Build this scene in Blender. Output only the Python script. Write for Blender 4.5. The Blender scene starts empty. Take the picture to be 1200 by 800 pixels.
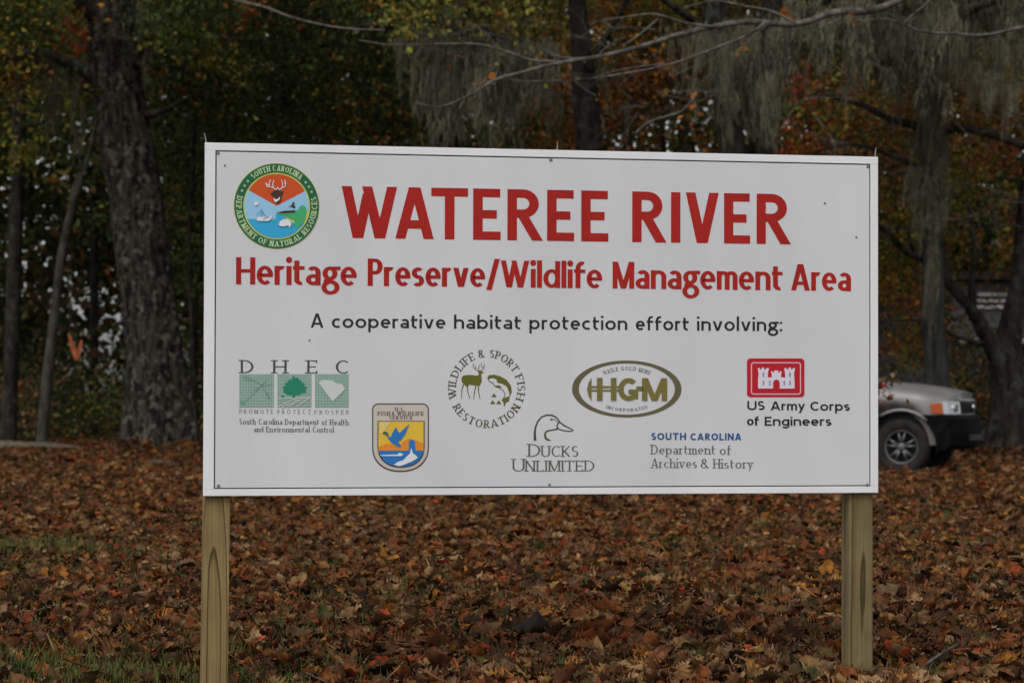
import bpy, math, random
import numpy as np
from mathutils import Vector, Matrix, noise, geometry

# ---------------------------------------------------------------- camera, light, exposure
S = bpy.context.scene
C = S.collection
CAM_H, CAM_D = 0.97, 9.06865
cam = bpy.data.cameras.new('camera')
cam.lens, cam.sensor_width = 90.0, 36.0
cam.clip_start, cam.clip_end = 0.1, 6000
cam.dof.use_dof = True
cam.dof.focus_distance = 9.2
cam.dof.aperture_fstop = 6.3
camo = bpy.data.objects.new('camera', cam)
C.objects.link(camo)
pitch, roll = math.atan(65/3000), 0.00252
r0 = Vector((1, 0, 0)); d0 = Vector((0, math.cos(pitch), math.sin(pitch))); u0 = Vector((0, -math.sin(pitch), math.cos(pitch)))
r1 = r0*math.cos(roll)+u0*math.sin(roll); u1 = u0*math.cos(roll)-r0*math.sin(roll)
M = Matrix((r1, u1, -d0)).transposed().to_4x4()
M.translation = Vector((0, -CAM_D, CAM_H))
camo.matrix_world = M
S.camera = camo

SUN_EL, SUN_AZ = math.radians(52), math.radians(205)      # high, behind the camera, behind cloud
W = bpy.data.worlds.new("World"); S.world = W; W.use_nodes = True
nt = W.node_tree
sky = nt.nodes.new('ShaderNodeTexSky'); sky.sky_type = 'NISHITA'; sky.sun_disc = False
sky.sun_elevation = SUN_EL; sky.sun_rotation = SUN_AZ
sky.air_density = 1.0; sky.dust_density = 3.0; sky.ozone_density = 1.0
hs = nt.nodes.new('ShaderNodeHueSaturation'); hs.inputs['Saturation'].default_value = 0.22
nt.links.new(sky.outputs[0], hs.inputs['Color'])
nt.links.new(hs.outputs[0], nt.nodes['Background'].inputs[0])
nt.nodes['Background'].inputs[1].default_value = 0.15
sl = bpy.data.lights.new('sun', 'SUN'); sl.energy = 0.6; sl.angle = math.radians(40); sl.color = (1, .97, .93)
so = bpy.data.objects.new('sun', sl); C.objects.link(so)
sd = Vector((math.sin(SUN_AZ)*math.cos(SUN_EL), math.cos(SUN_AZ)*math.cos(SUN_EL), math.sin(SUN_EL)))
so.rotation_euler = sd.to_track_quat('Z', 'Y').to_euler()
S.view_settings.view_transform = 'Standard'; S.view_settings.look = 'None'
S.view_settings.gamma = 1.0; S.view_settings.exposure = 0.07

rng = np.random.default_rng(7)
random.seed(7)

# ---------------------------------------------------------------- helpers
def rnd(a, b): return random.uniform(a, b)

def P(px, py, d):
    """point at distance d from the camera plane, read off the photograph"""
    return Vector(((px-600)/3000*d, d-CAM_D, CAM_H+(465-py)/3000*d))

def mat(name, color, rough=.8, metal=0.0, spec=.3, **k):
    m = bpy.data.materials.new(name); m.use_nodes = True
    b = m.node_tree.nodes['Principled BSDF']
    b.inputs['Base Color'].default_value = (*color, 1)
    b.inputs['Roughness'].default_value = rough
    b.inputs['Metallic'].default_value = metal
    b.inputs['Specular IOR Level'].default_value = spec
    for a, v in k.items(): b.inputs[a].default_value = v
    return m

def noisy(name, c1, c2, scale=8, stretch=(1, 1, 1), rough=.85, bump=0.0, bdist=.01, detail=8, lo=.35, hi=.65, c3=None, s3=2.0, spec=.2, metal=0.0):
    """two-tone noise material, optional third patchy tone and bump"""
    m = mat(name, c1, rough, metal, spec); t = m.node_tree; n = t.nodes; l = t.links
    b = n['Principled BSDF']
    tc = n.new('ShaderNodeTexCoord'); mp = n.new('ShaderNodeMapping'); mp.inputs['Scale'].default_value = stretch
    l.new(tc.outputs['Object'], mp.inputs[0])
    nz = n.new('ShaderNodeTexNoise'); nz.inputs['Scale'].default_value = scale; nz.inputs['Detail'].default_value = detail
    l.new(mp.outputs[0], nz.inputs['Vector'])
    cr = n.new('ShaderNodeValToRGB'); cr.color_ramp.elements[0].position = lo; cr.color_ramp.elements[1].position = hi
    cr.color_ramp.elements[0].color = (*c1, 1); cr.color_ramp.elements[1].color = (*c2, 1)
    l.new(nz.outputs[0], cr.inputs[0]); out = cr.outputs[0]
    if c3:
        n3 = n.new('ShaderNodeTexNoise'); n3.inputs['Scale'].default_value = s3; n3.inputs['Detail'].default_value = 6
        l.new(tc.outputs['Object'], n3.inputs['Vector'])
        r3 = n.new('ShaderNodeValToRGB'); r3.color_ramp.elements[0].position = .52; r3.color_ramp.elements[1].position = .66
        l.new(n3.outputs[0], r3.inputs[0])
        mx = n.new('ShaderNodeMix'); mx.data_type = 'RGBA'
        l.new(r3.outputs[0], mx.inputs[0]); l.new(out, mx.inputs[6]); mx.inputs[7].default_value = (*c3, 1)
        out = mx.outputs[2]
    l.new(out, b.inputs['Base Color'])
    if bump:
        bp = n.new('ShaderNodeBump'); bp.inputs['Strength'].default_value = bump; bp.inputs['Distance'].default_value = bdist
        l.new(nz.outputs[0], bp.inputs['Height']); l.new(bp.outputs[0], b.inputs['Normal'])
    return m

def leafmat(name, trans=.25, rough=.6):
    """colour comes per leaf from the mesh attribute"""
    m = bpy.data.materials.new(name); m.use_nodes = True; t = m.node_tree; n = t.nodes; l = t.links
    b = n['Principled BSDF']; b.inputs['Roughness'].default_value = rough; b.inputs['Specular IOR Level'].default_value = .04
    a = n.new('ShaderNodeAttribute'); a.attribute_name = 'leaf_colour'
    l.new(a.outputs['Color'], b.inputs['Base Color'])
    tr = n.new('ShaderNodeBsdfTranslucent'); l.new(a.outputs['Color'], tr.inputs[0])
    mx = n.new('ShaderNodeMixShader'); mx.inputs[0].default_value = trans
    l.new(b.outputs[0], mx.inputs[1]); l.new(tr.outputs[0], mx.inputs[2])
    l.new(mx.outputs[0], n['Material Output'].inputs[0])
    return m

class MB:
    def __init__(s): s.v = []; s.f = []
    def add(s, v, f):
        o = len(s.v); s.v += [tuple(p) for p in v]; s.f += [tuple(i+o for i in q) for q in f]; return s
    def box(s, a, b):
        x0, y0, z0 = a; x1, y1, z1 = b
        v = [(x0, y0, z0), (x1, y0, z0), (x1, y1, z0), (x0, y1, z0), (x0, y0, z1), (x1, y0, z1), (x1, y1, z1), (x0, y1, z1)]
        return s.add(v, [(0, 3, 2, 1), (4, 5, 6, 7), (0, 1, 5, 4), (1, 2, 6, 5), (2, 3, 7, 6), (3, 0, 4, 7)])
    def tube(s, pts, rad, n=8, cap=True, ns=0.0, nf=3.0, seed=0.0, flute=0.0, nfl=0):
        """tapered tube along pts with optional knobbly skin"""
        k = len(pts); o = len(s.v); up = Vector((.13, .97, .2))
        for i, p in enumerate(pts):
            t = (pts[min(i+1, k-1)]-pts[max(i-1, 0)])
            t = t.normalized() if t.length > 1e-9 else Vector((0, 0, 1))
            a = t.cross(up)
            if a.length < .1: a = t.cross(Vector((1, 0, 0)))
            a.normalize(); b = t.cross(a)
            for j in range(n):
                w = 2*math.pi*j/n; dr = a*math.cos(w)+b*math.sin(w); r = rad[i]
                if ns:
                    q = p+dr*r
                    r *= 1+ns*noise.noise(Vector((q.x*nf, q.y*nf, q.z*nf*.35+seed)))*1.6 + ns*.5*noise.noise(Vector((q.x*nf*4, q.y*nf*4, q.z*nf*.9+seed)))
                if flute: r *= 1+flute*max(0, math.cos(nfl*w+seed))*max(0, 1-i/(k*.18))**1.5
                s.v.append(tuple(p+dr*r))
        for i in range(k-1):
            for j in range(n):
                a0 = o+i*n+j; a1 = o+i*n+(j+1) % n
                s.f.append((a0, a1, a1+n, a0+n))
        if cap:
            s.f.append(tuple(o+j for j in range(n))[::-1]); s.f.append(tuple(o+(k-1)*n+j for j in range(n)))
        return s
    def build(s, name, m, parent=None, smooth=False):
        me = bpy.data.meshes.new(name); me.from_pydata(s.v, [], s.f); me.validate(); me.update()
        if m: me.materials.append(m)
        if smooth: me.polygons.foreach_set('use_smooth', [True]*len(me.polygons))
        return link(name, me, parent)

def link(name, me, parent=None):
    o = bpy.data.objects.new(name, me); C.objects.link(o)
    if parent: o.parent = parent
    return o

def tag(o, label=None, cat=None, group=None, kind=None):
    if label: o['label'] = label
    if cat: o['category'] = cat
    if group: o['group'] = group
    if kind: o['kind'] = kind
    return o

def thing(name, label, cat, loc=(0, 0, 0), rz=0, group=None):
    o = bpy.data.objects.new(name, None); C.objects.link(o)
    o.location = loc; o.rotation_euler = (0, 0, rz); o.empty_display_size = .2
    return tag(o, label, cat, group)

def bevel(o, w, seg=2):
    md = o.modifiers.new('bevel', 'BEVEL'); md.width = w; md.segments = seg; md.limit_method = 'ANGLE'
    return o

def spline(pts, step):
    """Catmull-Rom through (Vector, radius) -> evenly spaced points and radii"""
    out = []; rr = []
    n = len(pts)
    for i in range(n-1):
        p0, p1, p2, p3 = pts[max(i-1, 0)], pts[i], pts[i+1], pts[min(i+2, n-1)]
        L = (p2[0]-p1[0]).length; k = max(1, int(L/step))
        for j in range(k):
            t = j/k
            f = lambda a, b, c, d: .5*((2*b)+(c-a)*t+(2*a-5*b+4*c-d)*t*t+(3*b-a-3*c+d)*t*t*t)
            out.append(Vector([f(p0[0][q], p1[0][q], p2[0][q], p3[0][q]) for q in range(3)]))
            rr.append(p1[1]*(1-t)+p2[1]*t)
    out.append(pts[-1][0].copy()); rr.append(pts[-1][1])
    return out, rr

# ---------------------------------------------------------------- ground
def gz(x, y):
    """height of the forest floor"""
    d = y+CAM_D
    a = 1.0 if abs(x) < 30 and -12 < y < 70 else 0.0
    z = .035*noise.noise(Vector((x*.55, y*.45, 3.1)))+.02*noise.noise(Vector((x*1.7, y*1.7, 9)))
    z += .10*noise.noise(Vector((x*.12, y*.12, 1)))*min(1, max(0, (d-14)/20))
    for bx, by, br, bh in BUMPS:
        q = math.hypot(x-bx, y-by)/br
        if q < 1: z += bh*(1-q*q)**2
    return z*a

RPX, RPY = 1.278, .282                                    # foot of the right post
BUMPS = [(-1.15, -.25, 1.5, -.10), (P(188, 0, 42).x, 42-CAM_D-.2, 1.7, .22), (P(1182, 0, 42).x, 42-CAM_D-.2, 1.3, .16), (P(1100, 0, 40).x, 40-CAM_D-.1, 1.0, .12)]
BUMPS.append((RPX+.05, RPY-.15, .75, -.055-gz(RPX+.05, RPY-.15)))

def axis(segs):
    o = []
    for a, b, s in segs:
        n = max(1, int((b-a)/s)); o += [a+(b-a)*i/n for i in range(n)]
    return o+[segs[-1][1]]
xs = axis([(-2500, -400, 350), (-400, -60, 34), (-60, -20, 4), (-20, -5, .5), (-5, 5, .16), (5, 20, .5), (20, 60, 4), (60, 400, 34), (400, 2500, 350)])
ys = axis([(-800, -60, 120), (-60, -12, 4), (-12, 12, .16), (12, 40, .4), (40, 70, 1), (70, 140, 7), (140, 500, 40), (500, 4000, 500)])
gv = [(x, y, gz(x, y)-.012) for y in ys for x in xs]
nx = len(xs)
gf = [(j*nx+i, j*nx+i+1, (j+1)*nx+i+1, (j+1)*nx+i) for j in range(len(ys)-1) for i in range(nx-1)]
m_soil = noisy('soil', (.030, .017, .010), (.085, .045, .026), 5, rough=.95, bump=.6, bdist=.03, c3=(.05, .05, .02), s3=.5, spec=.1)
g = MB(); g.v = gv; g.f = gf
ground = g.build('ground', m_soil, smooth=True); tag(ground, 'forest floor of dark soil under fallen leaves', None, None, 'structure')

# ---------------------------------------------------------------- leaf litter (instances on points)
def litter_mat(name, ramp, rough=.75):
    m = bpy.data.materials.new(name); m.use_nodes = True; t = m.node_tree; n = t.nodes; l = t.links
    b = n['Principled BSDF']; b.inputs['Roughness'].default_value = rough; b.inputs['Specular IOR Level'].default_value = .12
    oi = n.new('ShaderNodeObjectInfo'); cr = n.new('ShaderNodeValToRGB'); cr.color_ramp.interpolation = 'CONSTANT'
    e = cr.color_ramp.elements; acc = 0
    tot = sum(w for w, _ in ramp)
    for i, (w, c) in enumerate(ramp):
        x = e[0] if i == 0 else (e[1] if i == 1 else e.new(acc/tot))
        x.position = acc/tot; x.color = (*c, 1); acc += w
    l.new(oi.outputs['Random'], cr.inputs[0])
    tc = n.new('ShaderNodeTexCoord'); nz = n.new('ShaderNodeTexNoise'); nz.inputs['Scale'].default_value = 30; nz.inputs['Detail'].default_value = 4
    l.new(tc.outputs['Object'], nz.inputs['Vector'])
    mr = n.new('ShaderNodeMapRange'); mr.inputs[1].default_value = .3; mr.inputs[2].default_value = .7; mr.inputs[3].default_value = .5; mr.inputs[4].default_value = 1.5
    l.new(nz.outputs[0], mr.inputs[0])
    mx = n.new('ShaderNodeMix'); mx.data_type = 'RGBA'; mx.blend_type = 'MULTIPLY'; mx.inputs[0].default_value = 1
    l.new(cr.outputs[0], mx.inputs[6]); l.new(mr.outputs[0], mx.inputs[7]); l.new(mx.outputs[2], b.inputs['Base Color'])
    return m

LITTER = litter_mat('dead_leaves', [
    (14, (0.112, 0.047, 0.019)), (10, (0.178, 0.099, 0.039)), (11, (0.178, 0.056, 0.016)), (12, (0.053, 0.027, 0.011)), (4, (0.151, 0.035, 0.012)),
    (9, (0.130, 0.075, 0.040)), (8, (0.080, 0.033, 0.012)), (6, (0.258, 0.154, 0.071)), (4, (0.267, 0.107, 0.020)), (7, (0.063, 0.041, 0.014)),
    (1.5, (0.240, 0.147, 0.033)), (9, (0.133, 0.054, 0.023)), (1, (0.302, 0.050, 0.019)), (7, (0.028, 0.016, 0.008)), (2, (0.045, 0.046, 0.014))])

def leaf_shape(k, lobes, length=.11, width=.065):
    """a curled lobed oak leaf, stem at origin, lying along +x"""
    rs = random.Random(k); n = 15; v = []; f = []
    bend = rs.uniform(-3.2, 3.2); fold = rs.uniform(-.2, 1.0); tw = rs.uniform(-1.2, 1.2)
    for i in range(n):
        t = i/(n-1)
        w = width*.5*(math.sin(math.pi*min(1, t**.8))**.7)
        if lobes: w *= (1.0 if i % 2 == 0 else .34) * (1.2 if i in (6, 8) else 1)*rs.uniform(.8, 1.2)
        w = max(w, .0022)
        ang = bend*(t-.3); R = length
        cx = length*(t-.02*bend*bend*t); cz = length*.28*bend*(t*t-t*.6)
        for sgn in (-1, 0, 1):
            a = tw*(t-.5)
            ww = w*sgn*(1+rs.uniform(-.2, .2)); up = abs(ww)*fold+rs.uniform(-.007, .007)*(abs(sgn))
            y = ww*math.cos(a)-up*math.sin(a); z = ww*math.sin(a)+up*math.cos(a)
            v.append((cx-length*.5, y, cz+z))
    for i in range(n-1):
        a = i*3; f += [(a, a+1, a+4, a+3), (a+1, a+2, a+5, a+4)]
    me = bpy.data.meshes.new('dead_leaf'); me.from_pydata(v, [], f); me.materials.append(LITTER)
    me.polygons.foreach_set('use_smooth', [True]*len(me.polygons))
    return me

leafcol = bpy.data.collections.new('leaf_shapes')
for k in range(10):
    leafcol.objects.link(bpy.data.objects.new('dead_leaf_shape_%02d' % k, leaf_shape(k, k % 3 != 2, .125+.012*(k % 3), .058+.008*(k % 4))))

tw_ = MB()
for a_, b_ in (((-.12, 0, 0), (.12, .02, .015)), ((-.02, .008, .008), (.05, -.05, .02))):
    tw_.tube([Vector(a_), (Vector(a_)+Vector(b_))/2+Vector((0, .008, .004)), Vector(b_)], [.0035, .0035, .0018], 5)
tm_ = bpy.data.meshes.new('dead_twig'); tm_.from_pydata(tw_.v, [], tw_.f); tm_.materials.append(LITTER)
leafcol.objects.link(bpy.data.objects.new('dead_leaf_shape_10_twig', tm_))

def scatter(name, pts, rot, scl, idx, coll):
    me = bpy.data.meshes.new(name); me.vertices.add(len(pts)); me.vertices.foreach_set('co', np.asarray(pts, 'f').ravel())
    a = me.attributes.new('rot', 'FLOAT_VECTOR', 'POINT'); a.data.foreach_set('vector', np.asarray(rot, 'f').ravel())
    a = me.attributes.new('scl', 'FLOAT', 'POINT'); a.data.foreach_set('value', np.asarray(scl, 'f'))
    a = me.attributes.new('pick', 'INT', 'POINT'); a.data.foreach_set('value', np.asarray(idx, 'i'))
    o = link(name, me)
    ng = bpy.data.node_groups.new(name, 'GeometryNodeTree')
    ng.interface.new_socket('Geometry', in_out='INPUT', socket_type='NodeSocketGeometry')
    ng.interface.new_socket('Geometry', in_out='OUTPUT', socket_type='NodeSocketGeometry')
    n = ng.nodes; l = ng.links
    gi = n.new('NodeGroupInput'); go = n.new('NodeGroupOutput')
    ci = n.new('GeometryNodeCollectionInfo'); ci.inputs[0].default_value = coll; ci.inputs['Separate Children'].default_value = True; ci.inputs['Reset Children'].default_value = True
    ip = n.new('GeometryNodeInstanceOnPoints'); ip.inputs['Pick Instance'].default_value = True
    def at(nm, ty):
        q = n.new('GeometryNodeInputNamedAttribute'); q.data_type = ty; q.inputs[0].default_value = nm; return q.outputs[0]
    m2p = n.new('GeometryNodeMeshToPoints')
    l.new(gi.outputs[0], m2p.inputs[0]); l.new(m2p.outputs[0], ip.inputs['Points']); l.new(ci.outputs[0], ip.inputs['Instance'])
    l.new(at('pick', 'INT'), ip.inputs['Instance Index']); l.new(at('rot', 'FLOAT_VECTOR'), ip.inputs['Rotation']); l.new(at('scl', 'FLOAT'), ip.inputs['Scale'])
    l.new(ip.outputs[0], go.inputs[0])
    md = o.modifiers.new('scatter', 'NODES'); md.node_group = ng
    return o

pts = []; rot = []; scl = []
def add_leaf(x, y, dz, tilt, s):
    pts.append((x, y, gz(x, y)+dz)); rot.append((random.gauss(0, tilt), random.gauss(0, tilt), rnd(0, 6.283))); scl.append(s)
for d in np.arange(5.0, 62, .25):
    hw = .235*d+1.6
    dens = 1350 if d < 13 else (860 if d < 20 else (320 if d < 32 else 160))
    for _ in range(int(dens*2*hw*.25)):
        x = rnd(-hw, hw); y = d+rnd(0, .25)-CAM_D
        q = math.hypot((x-RPX-.12)/1.5, y-RPY+.15)
        if q < .21 and random.random() < .95: continue
        bare = noise.noise(Vector((x*.9, y*.7, 21)))
        if bare > .42 and random.random() < .6: continue
        s = abs(random.gauss(.47, .24))+.13
        add_leaf(x, y, rnd(0, .035)+(.01 if d > 20 else 0), .42 if random.random() < .75 else .9, s*(1.1 if d > 20 else 1)*(1.15 if d > 32 else 1))
litter = scatter('leaf_litter', pts, rot, scl, [10 if random.random() < .035 else random.randrange(10) for _ in pts], leafcol)
tag(litter, 'thick carpet of fallen brown, tan and rust oak leaves over the whole ground', 'fallen leaves', None, 'stuff')

# ---------------------------------------------------------------- grass tufts
def grass(name, label, patches, m):
    v = []; f = []
    for (cx, cy, rx, ry, n, h) in patches:
        for _ in range(n):
            x = random.gauss(cx, rx); y = random.gauss(cy, ry); z = gz(x, y)
            a = rnd(0, 6.28); w = rnd(.0015, .003); hh = h*rnd(.4, 1.2); ln = rnd(.0, .7)*hh
            dx, dy = math.cos(a), math.sin(a); o = len(v)
            v += [(x-dy*w, y+dx*w, z), (x+dy*w, y-dx*w, z), (x+dx*ln*.4-dy*w, y+dy*ln*.4+dx*w, z+hh*.6), (x+dx*ln*.4+dy*w, y+dy*ln*.4-dx*w, z+hh*.6), (x+dx*ln, y+dy*ln, z+hh)]
            f += [(o, o+1, o+3, o+2), (o+2, o+3, o+4)]
    b = MB(); b.v = v; b.f = f
    return tag(b.build(name, m), label, 'grass', None, 'stuff')
m_grass = noisy('grass', (.05, .066, .014), (.095, .11, .028), 3, rough=.7)
gp = [(P(20, 0, 15.7).x, 6.6, .30, .35, 1500, .09), (P(80, 0, 15).x, 6.2, .25, .3, 800, .08), (P(60, 0, 9.3).x, .2, .5, .25, 3200, .085), (P(220, 0, 9.3).x, .15, .3, .2, 900, .07), (P(1060, 0, 9.0).x, .0, .35, .2, 1200, .065),
      (P(760, 0, 9.2).x, .15, .35, .2, 500, .05), (P(520, 0, 14).x, 4.9, .5, .4, 350, .06), (P(860, 0, 27).x, 18, .8, 1, 600, .09), (P(640, 0, 17).x, 8, .5, .6, 350, .06)]
gp += [(rnd(-3, 3.4), rnd(.5, 14), .22, .25, 200, .08) for _ in range(34)]
grass('grass', 'sparse short green grass poking up through the fallen leaves', gp, m_grass)

# ---------------------------------------------------------------- the sign
YAW, SX, SZ = 0.193768, 0.13357, CAM_H+0.26627
HM = (2.97290598e-03, 6.54555248e-06, -1.91769154, 2.41438140e-05, -2.90996653e-03, 1.08162223, -6.31423549e-05, 6.80913020e-06)
def F(x, y):
    """artwork units -> metres on the sign face, measured from the middle of the board"""
    d = HM[6]*x+HM[7]*y+1
    return ((HM[0]*x+HM[1]*y+HM[2])/d, (HM[3]*x+HM[4]*y+HM[5])/d)

sign = thing('sign', 'large white wooden-post sign board with red WATEREE RIVER lettering and eight emblems', 'sign', (SX, 0, 0), YAW)

def weathered_white(name, c):
    m = noisy(name, tuple(v*.87 for v in c), c, 3, (1, 1, .35), rough=.42, bump=.03, bdist=.002, lo=.25, hi=.7, spec=.4)
    return m
m_white = weathered_white('sign_white_vinyl', (.72, .72, .735)); m_trim = weathered_white('sign_trim_white', (.86, .86, .87))
m_groove = mat('groove_grey', (.05, .06, .08), .7)
m_steel = mat('zinc_screw', (.26, .26, .27), .45, .8)
m_red = noisy('red_vinyl', (.37, .018, .014), (.43, .023, .018), 4, rough=.5, spec=.15)
m_black = mat('black_vinyl', (.02, .02, .022), .4)
m_dgrey = mat('dark_grey_vinyl', (.075, .075, .08), .4); m_grey = mat('grey_vinyl', (.20, .20, .21), .45)
m_green = mat('seal_green', (.016, .13, .055), .4); m_yel = mat('seal_yellow', (.62, .66, .16), .4); m_orange = mat('seal_orange', (.62, .085, .015), .4)
m_sky = mat('seal_sky_blue', (.33, .60, .82), .4); m_water = mat('seal_water', (.035, .40, .68), .4); m_land = mat('seal_land', (.06, .42, .16), .4)
m_lim = mat('seal_letter_green', (.50, .68, .36), .4); m_brown = mat('print_brown', (.07, .035, .02), .5); m_wht = mat('print_white', (.80, .80, .80), .4)
m_teal = mat('print_pale_teal', (.35, .49, .42), .4); m_teal2 = mat('print_mid_teal', (.22, .40, .31), .4); m_tealD = mat('print_deep_teal', (.02, .24, .14), .4)
m_olive = mat('print_olive', (.13, .135, .018), .4); m_olive2 = mat('print_dark_olive', (.085, .085, .04), .4); m_gold = mat('print_gold_olive', (.20, .165, .045), .4)
m_duck = mat('print_duck_green', (.075, .08, .045), .4); m_dtext = mat('print_grey_green', (.12, .125, .10), .4)
m_blue = mat('print_blue', (.02, .09, .27), .4); m_cred = mat('corps_red', (.52, .012, .025), .4); m_ltr = mat('print_lavender_white', (.74, .72, .80), .4)
m_shy = mat('shield_yellow', (.80, .52, .05), .4); m_sho = mat('shield_orange', (.80, .27, .03), .4); m_shb = mat('shield_blue', (.025, .19, .52), .4)
m_shc = mat('shield_cream', (.60, .55, .47), .4); m_shl = mat('shield_brown_line', (.10, .075, .06), .4); m_shg = mat('shield_duck_head', (.03, .12, .12), .4)

def SB(name, a, b, m, parent=sign, bv=0.0):
    o = MB().box(a, b).build(name, m, parent)
    if bv: bevel(o, bv)
    return o
# board: a backing sheet carries the printed centre and a narrow raised rim, with a dark groove between
TH = .022
UL, UR, VT, VB = -1.181, 1.189, .5815, -.584           # groove centre line
G2 = .0022
SB('backing_board', (-1.216, .006, SZ-.606), (1.216, TH, SZ+.606), m_groove)
SB('centre_panel', (UL+G2, 0, SZ+VB+G2), (UR-G2, .0055, SZ+VT-G2), m_white)
SB('rim_strip', (-1.22, -.001, SZ+VT+G2), (1.22, .0055, SZ+.61), m_trim, bv=.001)
SB('rim_strip', (-1.22, -.001, SZ-.61), (1.22, .0055, SZ+VB-G2), m_trim, bv=.001)
SB('rim_strip', (-1.22, -.001, SZ+VB-G2+.0002), (UL-G2, .0055, SZ+VT+G2-.0002), m_trim, bv=.001)
SB('rim_strip', (UR+G2, -.001, SZ+VB-G2+.0002), (1.22, .0055, SZ+VT+G2-.0002), m_trim, bv=.001)

def disc(name, u, v, r, m, depth=.003, y=-.0005, n=12, parent=sign):
    b = MB(); o = [(u+r*math.cos(2*math.pi*i/n), y, SZ+v+r*math.sin(2*math.pi*i/n)) for i in range(n)]
    q = [(u+.6*(a-u), y-depth, SZ+v+.6*(c-SZ-v)) for a, _, c in o]
    b.add(o+q, [(i, (i+1) % n, (i+1) % n+n, i+n) for i in range(n)]+[tuple(range(n, 2*n))])
    return b.build(name, m, parent)
for (px, py, r) in ((255.5, 179.5, .008), (1017, 195.5, .008), (256, 569, .008), (1016, 568, .008), (645.5, 187.5, .0085), (644, 567.5, .0065), (263.5, 194, .0048), (966.5, 238, .0055), (1003.5, 278, .0055), (362.5, 398.5, .0045)):
    disc('screw', *F(px, py), r*.78, m_steel)
for (u, h, l) in ((-1.213, .034, -.008), (.028, .03, .001), (1.212, .034, .004)):     # clipped wire ends above the top edge
    MB().tube([Vector((u, .012, SZ+.6)), Vector((u+l*.4, .012, SZ+.6+h*.6)), Vector((u+l, .010, SZ+.61+h))], [.0022, .002, .0014], 6).build('wire_end', mat('pale_wire', (.35, .32, .26), .5), sign)

# wooden posts, 4x4 treated pine with cathedral grain
def wood(name, cx, cz, k, c1, c2, c3, ws_=17):
    m = mat(name, c1, .8, 0, .2); t = m.node_tree; n = t.nodes; l = t.links; b = n['Principled BSDF']
    tc = n.new('ShaderNodeTexCoord'); mp = n.new('ShaderNodeMapping'); mp.inputs['Location'].default_value = (-cx, 0, -cz*k)
    mp.inputs['Scale'].default_value = (1, .6, k)
    nz0 = n.new('ShaderNodeTexNoise'); nz0.inputs['Scale'].default_value = 2.2; nz0.inputs['Detail'].default_value = 3
    mpn = n.new('ShaderNodeMapping'); mpn.inputs['Scale'].default_value = (3, 3, .8); l.new(tc.outputs['Object'], mpn.inputs[0]); l.new(mpn.outputs[0], nz0.inputs['Vector'])
    ad = n.new('ShaderNodeVectorMath'); ad.operation = 'MULTIPLY_ADD'
    l.new(nz0.outputs['Color'], ad.inputs[0]); ad.inputs[1].default_value = (.02, .02, .02); l.new(mp.outputs[0], ad.inputs[2])
    l.new(tc.outputs['Object'], mp.inputs[0])
    wv = n.new('ShaderNodeTexWave'); wv.wave_type = 'RINGS'; wv.rings_direction = 'SPHERICAL'; wv.wave_profile = 'SAW'
    wv.inputs['Scale'].default_value = ws_; wv.inputs['Distortion'].default_value = .5; wv.inputs['Detail'].default_value = 2; wv.inputs['Detail Scale'].default_value = 1.5
    l.new(ad.outputs[0], wv.inputs['Vector'])
    cr = n.new('ShaderNodeValToRGB'); e = cr.color_ramp.elements
    e[0].position = 0; e[0].color = (*c1, 1); e[1].position = 1; e[1].color = (*c1, 1)
    a = e.new(.78); a.color = (*c2, 1); a = e.new(.90); a.color = (*c3, 1); a = e.new(.95); a.color = (*c3, 1)
    l.new(wv.outputs['Fac'], cr.inputs[0])
    fz = n.new('ShaderNodeTexNoise'); fz.inputs['Scale'].default_value = 60; fz.inputs['Detail'].default_value = 6
    mf = n.new('ShaderNodeMapping'); mf.inputs['Scale'].default_value = (3, 3, .06); l.new(tc.outputs['Object'], mf.inputs[0]); l.new(mf.outputs[0], fz.inputs['Vector'])
    mr = n.new('ShaderNodeMapRange'); mr.inputs[1].default_value = .3; mr.inputs[2].default_value = .7; mr.inputs[3].default_value = .72; mr.inputs[4].default_value = 1.15; l.new(fz.outputs[0], mr.inputs[0])
    mx = n.new('ShaderNodeMix'); mx.data_type = 'RGBA'; mx.blend_type = 'MULTIPLY'; mx.inputs[0].default_value = 1
    l.new(cr.outputs[0], mx.inputs[6]); l.new(mr.outputs[0], mx.inputs[7])
    bz = n.new('ShaderNodeTexNoise'); bz.inputs['Scale'].default_value = 5; l.new(tc.outputs['Object'], bz.inputs['Vector'])
    m2 = n.new('ShaderNodeMapRange'); m2.inputs[1].default_value = .3; m2.inputs[2].default_value = .7; m2.inputs[3].default_value = .8; m2.inputs[4].default_value = 1.1; l.new(bz.outputs[0], m2.inputs[0])
    mx2 = n.new('ShaderNodeMix'); mx2.data_type = 'RGBA'; mx2.blend_type = 'MULTIPLY'; mx2.inputs[0].default_value = 1
    l.new(mx.outputs[2], mx2.inputs[6]); l.new(m2.outputs[0], mx2.inputs[7]); l.new(mx2.outputs[2], b.inputs['Base Color'])
    bp = n.new('ShaderNodeBump'); bp.inputs['Strength'].default_value = .35; bp.inputs['Distance'].default_value = .002
    l.new(fz.outputs[0], bp.inputs['Height']); l.new(bp.outputs[0], b.inputs['Normal'])
    return m
mL = wood('treated_pine_with_cathedral_grain', -1.169, .245, .07, (.285, .212, .092), (.235, .170, .070), (.085, .055, .022))
mR = wood('treated_pine_with_knots', 1.178, .38, .035, (.225, .172, .082), (.175, .132, .060), (.070, .050, .022), 12)
def post(u0, u1, m, zt, lean):
    k = 40; v = []; f = []; z0 = -.35
    prof = [(u0, .0235), (u1, .0235), (u1, .0235+.089), (u0, .0235+.089)]
    b = MB().box((u0, .0235, z0), (u1, .0235+.089, zt))
    b.v = [(x+lean*(z-.63), y, z) for x, y, z in b.v]
    o = b.build('post', m, sign); bevel(o, .004, 2); return o
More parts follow.
